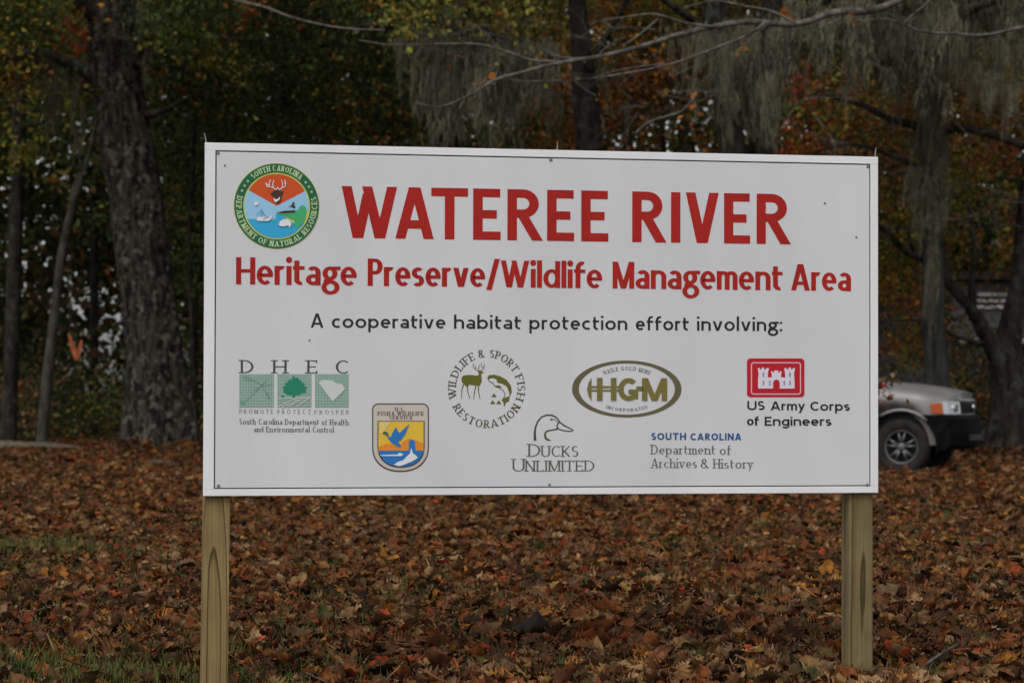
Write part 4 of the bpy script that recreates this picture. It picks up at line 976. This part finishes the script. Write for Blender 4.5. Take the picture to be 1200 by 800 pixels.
# forked dark tree at the right edge
T = thing('forked_tree', 'black forked tree at the right edge with long limb arching up left over the car', 'tree', rootpos(1182, 42))
trunk(T, [(1182, 535, 42, 25), (1182, 480, 42, 21), (1180, 420, 42, 20), (1186, 380, 42, 14), (1194, 330, 42, 11), (1200, 250, 42, 9), (1215, 120, 42, 8), (1220, -60, 42, 6)], m_bark_dark, 18, .12, .12, flute=.3)
trunk(T, [(1174, 425, 42, 14), (1158, 395, 41.8, 9.5), (1138, 365, 41.5, 7.5), (1122, 345, 41.3, 6.5), (1105, 322, 41, 6), (1085, 305, 40.8, 5), (1062, 292, 40.4, 4), (1045, 276, 40.2, 3.4), (1028, 262, 40, 2.5), (1000, 235, 39.8, 1.5)], m_bark_dark, 12, .1, .1, name='limb')
trunk(T, [(1140, 372, 41.5, 5), (1138, 330, 41.3, 3.5), (1142, 290, 41.1, 3), (1136, 240, 41, 2)], m_bark_dark, 8, .12, .1, name='limb')
trunk(T, [(1158, 402, 41.8, 4), (1132, 396, 41.6, 2.6), (1110, 388, 41.5, 2.2), (1090, 376, 41.3, 1.6), (1050, 372, 41.2, 1)], m_bark_dark, 8, .12, .1, name='limb')
trunk(T, [(1100, 318, 41, 3), (1075, 300, 40.8, 2.4), (1068, 270, 40.6, 2), (1080, 230, 40.4, 1.2)], m_bark_dark, 8, .12, .1, name='limb')
leaves('crown', T, region(1030, 1290, 190, 310, 43, 47, 66, -.2, origin=T.location), 165, .095, [('rust', 4), ('brown', 1), ('olive', 6), ('green', 3), ('yellow', 1.5), ('orange', .6)])
leaves('crown', T, region(1030, 1100, 310, 430, 43, 47, 26, -.1, origin=T.location), 135, .095, [('olive', 4), ('brown', 3), ('rust', 3), ('green', 2)], spread=.35)
twigs(T, [(P(rnd(1040, 1210), rnd(200, 380), rnd(40, 42.5))-T.location, Vector((rnd(-1, 1), rnd(-.6, .6), rnd(-.4, .6)))) for _ in range(22)], m_bark_dark, 2, length=1.0, r=.010)
T = thing('thin_pale_tree', 'thin pale straight stem standing just above the hood of the silver car', 'tree', rootpos(1112, 45))
trunk(T, [(1112, 510, 45, 4), (1111, 430, 45, 3.8), (1110, 350, 45, 3.4), (1108, 260, 45, 3), (1112, 120, 45, 2)], m_bark_pale, 8, .25, .1)
leaves('crown', T, region(1080, 1150, 60, 290, 44, 46, 7, -.3, origin=T.location), 70, .13, [('olive', 3), ('rust', 3)], spread=.4)

# bare limbed tree to the right, its long grey branch hanging across the top of the view
T = thing('bare_limbed_tree', 'tree whose long nearly bare grey branches reach across the top from the right', 'tree', rootpos(1560, 25))
trunk(T, [(1560, 590, 25, 40), (1555, 400, 25, 32), (1548, 200, 25, 30), (1535, 0, 25, 27), (1540, -200, 25, 22), (1550, -500, 25.5, 12)], m_bark, 22, .15, .12, flute=.3)
trunk(T, [(1540, -150, 25, 14), (1400, -130, 24.5, 9), (1250, -90, 24, 7), (1120, -35, 23.6, 5.2), (1032, 6, 23.4, 4.4), (985, 18, 23.2, 4), (935, 24, 23.1, 3.7), (880, 23, 23, 3.4), (835, 28, 23, 3.2), (790, 40, 23, 3), (745, 54, 23, 2.8), (700, 66, 22.9, 2.6), (655, 74, 22.8, 2.3), (615, 84, 22.7, 2.1), (580, 95, 22.6, 1.9), (550, 112, 22.5, 1.5), (515, 124, 22.4, 1.1), (485, 121, 22.3, .7)], m_twig, 10, .07, .10, 9, name='long_branch')
def side(pts, d, r0, r1, nm='side_twig'):
    k = len(pts); trunk(T, [(x, y, d+rnd(-.15, .15), r0+(r1-r0)*i/(k-1)) for i, (x, y) in enumerate(pts)], m_twig, 6, .07, .08, 9, name=nm)
for pts, a_, b_ in (([(655, 73), (625, 70), (600, 60), (560, 54), (510, 52), (455, 50), (420, 46)], 1.8, .7), ([(690, 67), (660, 66), (640, 60), (622, 52)], 1.4, .5),
        ([(835, 28), (800, 22), (770, 16), (738, 18), (700, 22), (690, 28)], 1.6, .6), ([(770, 18), (745, 40), (720, 60)], 1.2, .6), ([(935, 24), (905, 12), (870, 8), (838, 0), (800, 6)], 1.7, .6),
        ([(900, 22), (880, 36), (850, 52), (815, 66), (780, 76), (745, 84), (690, 90), (630, 94), (600, 92)], 1.8, .6), ([(780, 76), (740, 78), (700, 88)], 1.2, .5), ([(664, 74), (672, 92), (688, 106), (700, 112)], 1.1, .5),
        ([(580, 95), (560, 100), (545, 116), (538, 128)], 1.1, .5), ([(700, 66), (706, 58), (716, 48), (735, 40)], 1.3, .5), ([(600, 88), (575, 92), (552, 100)], 1.0, .5), ([(900, 22), (880, 44), (868, 58)], 1.0, .4),
        ([(1120, -34), (1090, 0), (1070, 18), (1058, 24)], 1.8, .9), ([(985, 18), (955, 34), (940, 48)], 1.1, .4), ([(745, 158), (760, 146), (785, 134), (802, 126), (815, 112)], 1.6, 1.0)):
    side(pts, 22.9, a_, b_)
trunk(T, [(1540, -60, 25, 8), (1400, -20, 24.6, 5), (1290, 15, 24.3, 3.2), (1200, 32, 24, 2.2), (1155, 42, 23.9, 2), (1120, 36, 23.8, 1.7), (1080, 32, 23.7, 1.5), (1040, 22, 23.6, 1.3), (1010, 24, 23.6, .7)], m_twig, 8, .08, .1, 9, name='lower_branch')
leaves('scattered_leaves', T, [P(x, y, 23)-T.location for x, y in ((920, 14), (560, 96), (700, 30), (806, 128), (640, 70), (868, 60), (1000, 20))], 4, .10, [('rust', 4), ('orange', 2), ('yellow', 1)], spread=.05)
leaves('upper_crown', T, canopy(T.location.x, T.location.y, 8, 12, 4.2, 60, T.location), 90, .16, [('olive', 4), ('rust', 4), ('green', 2)])
# another bare branch coming in high from the left
T = thing('leaning_tree', 'tree beyond the top edge sending one thin bare twig down over the seal corner', 'tree', rootpos(-160, 30))
trunk(T, [(-160, 560, 30, 22), (-150, 350, 30, 19), (-130, 100, 30, 17), (-90, -100, 30, 15), (-20, -300, 30, 10)], m_bark, 18, .2, .12)
trunk(T, [(-95, -100, 30, 6), (60, -90, 28.5, 4), (180, -45, 28, 3), (262, -6, 27.5, 1.8), (310, 8, 27.3, 1.5), (345, 22, 27.2, 1.3), (395, 34, 27, 1.1), (450, 36, 26.9, .7)], m_twig, 8, .1, .1, name='limb')
leaves('crown', T, canopy(-7.5, T.location.y+2, 7.5, 11.5, 3, 45, T.location), 90, .15, [('green', 5), ('olive', 4), ('rust', 2)])

T = thing('leafy_shrub', 'loose brown green shrub between the nose of the car and the forked tree', 'shrub', rootpos(1150, 47))
trunk(T, [(1150, 520, 47, 2.5), (1146, 470, 47, 2), (1155, 420, 47, 1.2)], m_bark_dark, 6, .2)
leaves('crown', T, region(1085, 1215, 400, 500, 45.5, 49, 24, -.6, origin=T.location), 170, .10, [('brown', 5), ('rust', 2), ('dark', 4), ('green', 2), ('olive', 2)], spread=.32)
twigs(T, [(P(rnd(1110, 1190), rnd(440, 520), 46.5)-T.location, Vector((rnd(-.5, .5), 0, 1))) for _ in range(10)], m_twig, 1, length=.8, r=.008)
# ---------------------------------------------------------------- slender trunks and low growth further in
for i, (px, d, rp) in enumerate(((-60, 60, 7), (36, 66, 5), (110, 62, 6), (228, 58, 4), (300, 70, 6), (395, 62, 5), (590, 60, 7), (628, 66, 5), (740, 60, 6), (800, 56, 5), (960, 58, 7), (1045, 60, 7), (1065, 66, 5), (1140, 70, 5), (1250, 58, 8), (1330, 52, 9))):
    T = thing('background_tree', {36: 'very thin dark trunk deep in the woods between the two leftmost trunks', 110: 'thin dark trunk deep in the woods just left of the great oak', 228: 'thinnest dark trunk far behind the gap between oak and sign', 1140: 'thin dark trunk deep in the woods above the nose of the car', 1065: 'dark trunk deep in the woods between the sign edge and the moss wrapped trunk'}.get(px, 'slender dark trunk standing deep in the woods behind the nearer trees'), 'tree', rootpos(px, d), group='slender trunks deep in the woods')
    l1 = rnd(-12, 12)
    trunk(T, [(px, 492, d, rp), (px+l1*.3, 300, d, rp*.9), (px+l1, 60, d, rp*.75), (px+l1*1.5, -150, d, rp*.5)], m_bark_dark, 9, .5, .1)
    leaves('crown', T, region(px-80, px+80, -220, 200, d-3, d+3, 26, -.15, origin=T.location), 110, .2, [('green', 4), ('dark', 5), ('olive', 2 if px < 560 else 4), ('rust', 1 if px < 560 else 4)], spread=.6)

fill = thing('understory_tree', 'leafy small tree filling the gap behind the mossy oak, above the letters TE', 'tree', rootpos(480, 47))
trunk(fill, [(480, 500, 47, 4), (476, 300, 47, 4), (470, 120, 47, 3), (476, 0, 47, 2)], m_bark_dark, 8, .4)
leaves('crown', fill, region(400, 620, 20, 230, 43, 50, 60, -.3, origin=fill.location), 170, .12, [('green', 5), ('dark', 4), ('olive', 3), ('rust', 1.5)])
fill = thing('understory_tree', 'leafy small rust coloured tree between the dark trunk and the twin trunks', 'tree', rootpos(778, 46))
trunk(fill, [(778, 500, 46, 4), (782, 300, 46, 4), (776, 120, 46, 3), (780, 0, 46, 2)], m_bark_dark, 8, .4)
leaves('crown', fill, region(730, 990, -40, 230, 42, 49, 80, -.3, origin=fill.location), 170, .12, [('rust', 4), ('brown', 2), ('green', 4), ('olive', 3), ('orange', .6)])
woods = leaves('distant_woods', None, region(-350, 1550, -120, 330, 56, 88, 620, -.20, .3)+region(250, 1550, 250, 480, 56, 88, 260, -.25, .3)+region(-350, 260, 60, 480, 60, 88, 170, -.16, .3)+region(-350, 260, 370, 485, 66, 88, 45, -.2, .3), 150, .30, [('dark', 8), ('green', 5), ('brown', 1.2), ('olive', 1.5), ('rust', .6)], spread=.9, flat=.7)
roof = leaves('canopy', None, [Vector((rnd(-17, 18), rnd(30, 58), rnd(9.5, 13.5))) for _ in range(420)], 60, .34, [('green', 5), ('olive', 4), ('rust', 3)], spread=.8)  # unseen leaf layer added overhead to darken the ground among the far trunks
tag(roof, 'unseen leaf canopy added above the view to shade the far woodland floor', 'added shade canopy')
tag(woods, 'dark tangle of far foliage filling the woods behind all the trunks', 'woods')
under = leaves('undergrowth', None, [Vector((rnd(-15, 17), rnd(45, 62), rnd(.05, .8))) for _ in range(260)]+[P(rnd(-100, 250), rnd(440, 515), rnd(52, 60)) for _ in range(70)], 174, .105, [('brown', 3), ('dark', 7), ('rust', .7), ('olive', 1), ('green', 2)], spread=.5, flat=.6)
tag(under, 'low brown and dark green undergrowth along the foot of the woods', 'undergrowth')

# ---------------------------------------------------------------- the silver car parked behind the right edge of the sign
m_paint = noisy('silver_paint', (.175, .17, .163), (.22, .213, .203), 2, rough=.5, metal=.3, spec=.5)
m_paint.node_tree.nodes['Principled BSDF'].inputs['Coat Weight'].default_value = .2
m_clad = noisy('dark_grey_cladding', (.004, .004, .0045), (.008, .008, .008), 6, rough=.75, spec=.06)
m_tyre = noisy('tyre_rubber', (.014, .013, .013), (.028, .024, .020), 9, rough=.85)
m_alloy = mat('alloy', (.13, .128, .125), .45, .7); m_dark = mat('car_black', (.008, .008, .009), .6)
m_glass = mat('tinted_glass', (.02, .022, .024), .06, 0, .6); m_lamp = mat('lamp_glass', (.50, .51, .52), .08, .25, .7); m_amber = mat('amber_lens', (.42, .075, .010), .15, 0, .6)
m_chrome = mat('chrome', (.6, .6, .6), .15, 1)
CX, CY = P(1072, 0, 33.6).x, 33.6-CAM_D
car = thing('parked_car', 'silver four wheel drive car parked behind the right edge of the sign, front end showing', 'car', (CX, CY, gz(CX, CY)-.02), math.radians(-20))
def zlo(x):
    z = .40
    for c in (0, -2.83):
        q = .47**2-(x-c)**2
        if q > 0: z = max(z, .37+math.sqrt(q))
    return z
def hoodz(x):
    if x > -.72: t = (x+.72)/1.5; return 1.165-.035*t-.13*max(0, t)**3
    return 1.165
xs_ = sorted(set([round(-3.72+i*.12, 3) for i in range(37)]+[round(c+.47*math.cos(a*math.pi/12), 3) for c in (0, -2.83) for a in range(13)]+[.68, .72]))
xs_ = [x for x in xs_ if x <= .72]
body = MB(); rows = []
for x in xs_:
    zt = hoodz(x); zl = zlo(x); e = max(0, (x-.25)/.5); w = .905-.10*e**2; tail = max(0, (-3.4-x)/.32); w -= .07*tail**2
    pull = lambda y: -.16*max(0, (x+.3))/1.0*(y/.9)**2 if x > -.3 else 0
    sec = [(w-.03, zl), (w, max(zl, zl*.7+.3*zt)), (w+.008, max(zl+.005, .82)), (w-.005, zt-.13), (w-.05, zt-.045), (w-.13, zt), (w-.22, zt+.012), (w-.24, zt+.028), (.45, zt+.05), (0, zt+.058)]
    sec = sec+[(-y, z) for y, z in sec[-2::-1]]
    rows.append([(x+pull(y), y, z) for y, z in sec])
k = len(rows[0])
for i, r_ in enumerate(rows): body.v += r_
body.f = [(i*k+j, (i+1)*k+j, (i+1)*k+j+1, i*k+j+1) for i in range(len(rows)-1) for j in range(k-1)]
body.f.append(tuple(j for j in range(k))); body.f.append(tuple((len(rows)-1)*k+j for j in range(k))[::-1])
body.build('body', m_paint, car, True)
inner = MB().box((-3.6, -.78, .38), (.55, .78, .93)).build('underbody', m_dark, car)
# greenhouse
cab = MB(); sec = []
for x, zt in ((-.78, 1.14), (-.30-.9, 1.50), (-1.45, 1.66), (-2.2, 1.71), (-3.2, 1.69), (-3.55, 1.60), (-3.70, 1.15)):
    h_ = (zt-1.12)/.6; wt = .86-.15*h_
    sec.append([(x, .86, 1.12), (x, wt, zt-.03), (x, wt-.10, zt+.01), (x, 0, zt+.03), (x, -wt+.10, zt+.01), (x, -wt, zt-.03), (x, -.86, 1.12)])
for r_ in sec: cab.v += r_
cab.f = [(i*7+j, (i+1)*7+j, (i+1)*7+j+1, i*7+j+1) for i in range(6) for j in range(6)]
cab.build('cabin', m_paint, car, False)
for sy in (1, -1):
    for (a, b, c_, d_) in (((-1.22, 1.17), (-1.95, 1.17), (-1.95, 1.58), (-1.55, 1.58)), ((-2.03, 1.17), (-2.75, 1.17), (-2.75, 1.58), (-2.03, 1.58)), ((-2.83, 1.17), (-3.52, 1.17), (-3.45, 1.56), (-2.83, 1.58))):
        q = [(x, sy*(.875-.15*(z-1.12)/.6), z) for x, z in (a, b, c_, d_)]; MB().add(q, [(0, 1, 2, 3)]).build('side_window', m_glass, car)
wsh = [(-.80, .74, 1.17), (-.80, -.74, 1.17), (-1.40, -.64, 1.655), (-1.40, .64, 1.655)]
MB().add([(x+.035, y, z+.03) for x, y, z in wsh], [(0, 1, 2, 3)]).build('windscreen', m_glass, car)
# front end
def front(y, off=0): return .72-.16*1.02*(y/.9)**2+off
def fpanel(name, y0, y1, z0, z1, off, m, lab=None, n=8, thick=.07, parent=None, wrap=0):
    b = MB(); v = []
    for i in range(n+1):
        y = y0+(y1-y0)*i/n; x = front(y, off)
        v += [(x, y, z0), (x-.012, y, z1), (x-thick, y, z1), (x-thick, y, z0)]
    f = [(i*4+j, i*4+(j+1) % 4, (i+1)*4+(j+1) % 4, (i+1)*4+j) for i in range(n) for j in range(4)]+[(0, 3, 2, 1), (n*4, n*4+1, n*4+2, n*4+3)]
    o = b.add(v, f).build(name, m, parent or car); bevel(o, .006, 2)
    return o
fpanel('grille', -.46, .46, .80, .955, .03, m_dark)
for z in (.84, .875, .91): fpanel('grille_bar', -.44, .44, z-.006, z+.006, .045, m_clad, thick=.02)
fpanel('grille_surround', -.50, .50, .957, .990, .035, m_paint); fpanel('grille_surround', -.50, .50, .765, .797, .035, m_paint)
MB().tube([Vector((.765, 0, .878)), Vector((.785, 0, .878))], [.05, .045], 16).build('badge', m_chrome, car)
for sy in (1, -1):
    # headlamp wrapping the corner: clear lens in front, amber lens on the side
    def lens(name, angs, z0, z1, m, grow):
        v = []
        for t in angs:
            y = .50+(.865-.50)*min(1, t); x = front(y, grow) if t <= 1 else front(.865, grow)-(t-1)*.34
            y += grow*.2 if t <= 1 else grow*.6+.012*(t-1)
            dz = .012*max(0, t-1)*4
            v += [(x, sy*y, z0+dz*.6), (x-.02, sy*y, z1-dz), (x-.09, sy*(y-.05), z1-dz), (x-.09, sy*(y-.05), z0+dz)]
        nA = len(angs); f = [(i*4+j, i*4+(j+1) % 4, (i+1)*4+(j+1) % 4, (i+1)*4+j) for i in range(nA-1) for j in range(4)]+[(0, 3, 2, 1), ((nA-1)*4, (nA-1)*4+1, (nA-1)*4+2, (nA-1)*4+3)]
        o = MB().add(v, f).build(name, m, car); bevel(o, .004, 2); return o
    lens('headlight', [0, .2, .4, .6, .8, .95, 1.15], .79, .955, m_lamp, .03)
    lens('amber_lamp', [1.17, 1.35, 1.6], .79, .95, m_amber, .032)
    MB().tube([Vector((front(.66)+.0, sy*.66, .875)), Vector((front(.66)+.045, sy*.66, .875))], [.03, .055], 12).build('lamp_reflector', m_chrome, car)
# bumper and cladding
v = []; prof = [(.0, .34), (.075, .40), (.10, .56), (.09, .74), (.03, .785)]
ysn = [(-.93+.093*i) for i in range(21)]
for y in ysn:
    xx = front(y)+.02
    for (dx, z) in prof: v.append((xx+dx*(1-.3*abs(y/.93)**4), y, z))
n5 = 5; b = MB().add(v, [(i*n5+j, (i+1)*n5+j, (i+1)*n5+j+1, i*n5+j+1) for i in range(20) for j in range(4)])
for sy in (1, -1):
    x0 = front(.93)+.02
    q = [(x0+dx*.7, sy*.93, z) for dx, z in prof]+[(.24, sy*.926, .785), (.33, sy*.926, .71), (.41, sy*.926, .61), (.46, sy*.926, .50), (.475, sy*.92, .40), (.50, sy*.9, .34)]
    b.add(q, [tuple(range(11))])
b.build('bumper', m_clad, car, False)
fpanel('lower_grille', -.45, .45, .45, .56, .125, m_dark, thick=.03)
for sy in (1, -1):
    for c in (0, -2.83):                                        # flared arch lips
        pts_ = [Vector((c+.475*math.cos(a*math.pi/16), sy*.915, .37+.475*math.sin(a*math.pi/16))) for a in range(-1, 18)]
        MB().tube(pts_[5:13], [.022]*8, 8).build('arch_lip', m_paint, car, True)
        for q_ in (pts_[:6], pts_[12:]): MB().tube(q_, [.024]*len(q_), 8).build('arch_cladding', m_clad, car, True)
    MB().box((-2.34, sy*.88-.03, .36), (-.5, sy*.88+.045, .52)).build('sill', m_clad, car)
    MB().box((-1.0, sy*1.0-.10, 1.12), (-.86, sy*1.0+.10, 1.27)).build('mirror', m_clad, car)
    for x in (-1.12, -2.0, -2.80): MB().box((x-.004, sy*.908-.004, .55), (x+.004, sy*.908+.004, 1.05)).build('door_gap', m_dark, car)
    for x in (-1.86, -2.66): MB().box((x-.08, sy*.915-.015, .93), (x+.08, sy*.915+.015, .96)).build('door_handle', m_clad, car)
    MB().box((-3.74, sy*.80-.10, .80), (-3.66, sy*.80+.10, 1.08)).build('tail_light', mat('red_lens', (.4, .01, .01), .2), car)
MB().box((-3.85, -.88, .42), (-3.66, .88, .62)).build('rear_bumper', m_clad, car)
for c in (0, -2.83):
    for sy in (1, -1):
        def lathe(prof, n=36):
            bb = MB(); m_ = len(prof)
            for i in range(n):
                a = 2*math.pi*i/n
                for r_, y in prof: bb.v.append((c+r_*math.cos(a), sy*(.80+y), .37+r_*math.sin(a)))
            bb.f = [(i*m_+j, ((i+1) % n)*m_+j, ((i+1) % n)*m_+j+1, i*m_+j+1) for i in range(n) for j in range(m_-1)]; return bb
        ty = lathe([(.215, -.14), (.30, -.15), (.35, -.13), (.365, -.09), (.368, 0), (.362, .06), (.345, .095), (.30, .108), (.225, .10), (.212, .08)]).build('wheel', m_tyre, car, True)
        lathe([(.214, -.10), (.205, .06), (.222, .085), (.212, .092), (.196, .08), (.188, .04), (.188, -.05)]).build('rim', m_alloy, ty, True)
        lathe([(.19, -.02), (.0, -.02)], 24).build('brake_disc', m_dark, ty)
        sp = MB()
        for i in range(5):
            a = 2*math.pi*i/5+.3
            for da in (-.16, .16):
                p0 = (.05, a+da*.5); p1 = (.198, a+da*1.5)
                A_ = Vector((math.cos(p0[1])*p0[0], 0, math.sin(p0[1])*p0[0])); B_ = Vector((math.cos(p1[1])*p1[0], 0, math.sin(p1[1])*p1[0]))
                sp.tube([Vector((c+A_.x, sy*.875, .37+A_.z)), Vector((c+(A_.x+B_.x)/2, sy*.872, .37+(A_.z+B_.z)/2)), Vector((c+B_.x, sy*.862, .37+B_.z))], [.026, .019, .017], 6)
        so_ = sp.build('spokes', m_alloy, ty, True); so_['kind'] = 'stuff'
        MB().tube([Vector((c, sy*.85, .37)), Vector((c, sy*.89, .37)), Vector((c, sy*.90, .37))], [.066, .060, .045], 16).build('hub_cap', m_alloy, ty, True)

# ---------------------------------------------------------------- cabin glimpsed through the trees at the right
d = 50; p0 = P(1112, 0, d); cab_ = thing('cabin', 'pale cabin half hidden by the forked tree at the right, low porch roof in front', 'building', (p0.x+3.0, p0.y+3.2, gz(p0.x, p0.y)), .06)
m_side = noisy('grey_siding', (.10, .10, .10), (.17, .17, .165), 3, (.3, 1, 4), rough=.8); m_roofe = noisy('weathered_white_board', (.68, .67, .62), (.80, .78, .74), 5, rough=.7)
L_ = cab_
def cb(name, a, b, m): return MB().box(a, b).build(name, m, cab_)
cb('wall', (-3.3, 0, 0), (6, 5, 3.42), m_side)
for k_ in range(14): cb('siding_board', (-3.32, -.03, .1+k_*.15), (6.02, -.002, .235+k_*.15), m_side)
for k_ in range(3): cb('white_slat', (-1.9, -.10, 2.86+k_*.13), (-.95 if k_ < 2 else -1.1, -.032, 2.93+k_*.13), m_roofe)
cb('roof', (-3.7, -.5, 3.45), (6.4, 5.5, 3.62), m_bark_dark)
o = MB().add([(-3.0, -3.2, 2.14), (6.2, -3.2, 2.14), (6.2, -.1, 2.5), (-3.0, -.1, 2.5), (-3.0, -3.2, 2.08), (6.2, -3.2, 2.08), (6.2, -.1, 2.44), (-3.0, -.1, 2.44)], [(0, 1, 2, 3), (4, 7, 6, 5), (0, 4, 5, 1), (1, 5, 6, 2), (2, 6, 7, 3), (3, 7, 4, 0)]).build('porch_roof', noisy('mossy_roofing', (.05, .045, .04), (.10, .09, .07), 4), cab_)
cb('fascia_board', (-3.02, -3.25, 2.08), (6.22, -3.203, 2.17), m_roofe)
for x in (-2.9, -.2, 2.6, 5.9): cb('porch_post', (x-.06, -3.1, 0), (x+.06, -2.98, 2.07), m_bark_pale)
for x in (-1.9, 1.2, 4.0):
    w_ = cb('window', (x-.45, -.05, 1.0), (x+.45, -.031, 2.0), m_glass); f_ = MB()
    f_.box((x-.50, -.06, .94), (x+.50, -.052, 1.0)).box((x-.50, -.06, 2.0), (x+.50, -.052, 2.06)).box((x-.02, -.06, 1.0), (x+.02, -.052, 2.0)).build('window_frame', m_roofe, w_)['kind'] = 'stuff'

# ---------------------------------------------------------------- small things on the floor of the woods
def stick(name, label, cat, path, m, n=8, step=.08, ns=.15, nf=8):
    pp = [(P(px, py, d_), r_) for px, py, d_, r_ in path]
    a, r_ = spline([(Vector((q.x, q.y, max(q.z, gz(q.x, q.y)+w*.6))), w) for q, w in pp], step)
    o = MB().tube(a, r_, n, True, ns, nf, rnd(0, 40)).build(name, m, None, True); return tag(o, label, cat)
m_log = noisy('weathered_log', (.07, .055, .035), (.20, .165, .115), 6, (1, 6, 6), rough=.9, bump=.6, bdist=.02)
stick('fallen_log', 'pale fallen log lying in the leaves at the far left edge', 'log', [(-90, 522, 47, .12), (-20, 524, 46.6, .12), (50, 528, 46.2, .10), (98, 532, 46, .05)], m_log, 12)
stick('fallen_branch', 'thin bent branch arching over leaves at the foot of the great oak', 'branch', [(160, 556, 35.5, .018), (168, 547, 35.4, .02), (186, 542, 35.3, .018), (206, 544, 35.2, .016), (222, 550, 35.1, .012), (232, 555, 35, .008)], m_twig)
stick('fallen_branch', 'second thinner branch curling below the arching one beside the sign edge', 'branch', [(176, 553, 34.6, .010), (190, 548, 34.5, .012), (204, 549, 34.5, .010), (212, 556, 34.4, .006)], m_twig)
stick('fallen_stick', 'short grey stick in the grass at the bottom right beside the post', 'stick', [(1068, 792, 8.9, .004), (1090, 772, 9.15, .005), (1122, 752, 9.5, .004)], m_twig)
stick('fallen_stick', 'thin grey stick lying in dry leaves near the lower left corner', 'stick', [(10, 664, 14.6, .006), (45, 655, 15.2, .008), (88, 650, 15.6, .005)], m_twig)
# dark bark chunk
b = MB(); pc = P(612, 752, 10.0); base = Vector((pc.x, pc.y, gz(pc.x, pc.y)+.005)); nn_ = 12
ring = [(-.14, .010, .012), (-.10, .035, .028), (-.04, .05, .050), (.02, .06, .075), (.06, .05, .105), (.085, .03, .10), (.10, .012, .07)]
vv = []
for (x, ry, rz_) in ring:
    for j in range(nn_):
        a = 2*math.pi*j/nn_; w = 1+.35*noise.noise(Vector((x*20, math.cos(a)*1.5, math.sin(a)*1.5)))
        vv.append((base.x+x, base.y+ry*math.cos(a)*w, base.z+max(-.02, rz_*.5*w*(1+math.sin(a)))))
b.add(vv, [(i*nn_+j, (i+1)*nn_+j, (i+1)*nn_+(j+1) % nn_, i*nn_+(j+1) % nn_) for i in range(len(ring)-1) for j in range(nn_)])
tag(b.build('bark_chunk', noisy('wet_bark', (.010, .009, .008), (.035, .028, .02), 30, rough=.9, bump=.8, bdist=.01), None, True), 'dark wedge of rotten bark sticking out of the leaves below the sign', 'bark')
# orange scrap on a twig
T = thing('orange_flag', 'bright orange scrap hanging between the slender tree and the great oak', 'flag', tuple(P(88, 422, 38)))
o = T.location
def strip(pa, wd, m):
    v = []
    for i, (x, y) in enumerate(pa):
        q = P(x, y, 38)-o; tw = .03*math.sin(i*1.3); v += [(q.x-wd[i], tw, q.z), (q.x+wd[i], -tw, q.z+.01)]
    n_ = len(pa); v2 = [(x, y+.004, z) for x, y, z in v]
    f = [(2*i, 2*i+1, 2*i+3, 2*i+2) for i in range(n_-1)]; f += [tuple(j+2*n_ for j in q)[::-1] for q in f]
    MB().add(v+v2, f).build('ribbon', m, T)
m_or = mat('orange_ribbon', (.32, .075, .025), .6)
strip([(80, 392), (83, 402), (87, 412), (90, 424)], [.012, .035, .05, .02], m_or); strip([(95, 400), (94, 408), (92, 416), (91, 424)], [.015, .03, .035, .02], m_or)
MB().tube([P(80, 330, 38)-o, P(81, 365, 38)-o, P(80, 393, 38)-o], [.006, .005, .004], 5).build('twig', m_bark_dark, T)
# sapling with dark red leaves beside the sign
p = rootpos(1018, 20); T = thing('red_leaved_sapling', 'spindly sapling with dark red leaves poking past the right edge of the sign', 'sapling', p)
trunk(T, [(1018, 610, 20, 3), (1014, 520, 20, 2.6), (1020, 470, 20, 2.2), (1030, 448, 20, 1.6), (1044, 440, 20, 1)], m_bark_dark, 6, .1, .1)
leaves('foliage', T, [P(x, y, 20)-T.location for x, y in ((1032, 445), (1040, 450), (1036, 456), (1046, 446), (1026, 452), (1038, 462), (1030, 466), (1022, 444))], 9, .055, [('brown', 5), ('red', 3)], spread=.045)
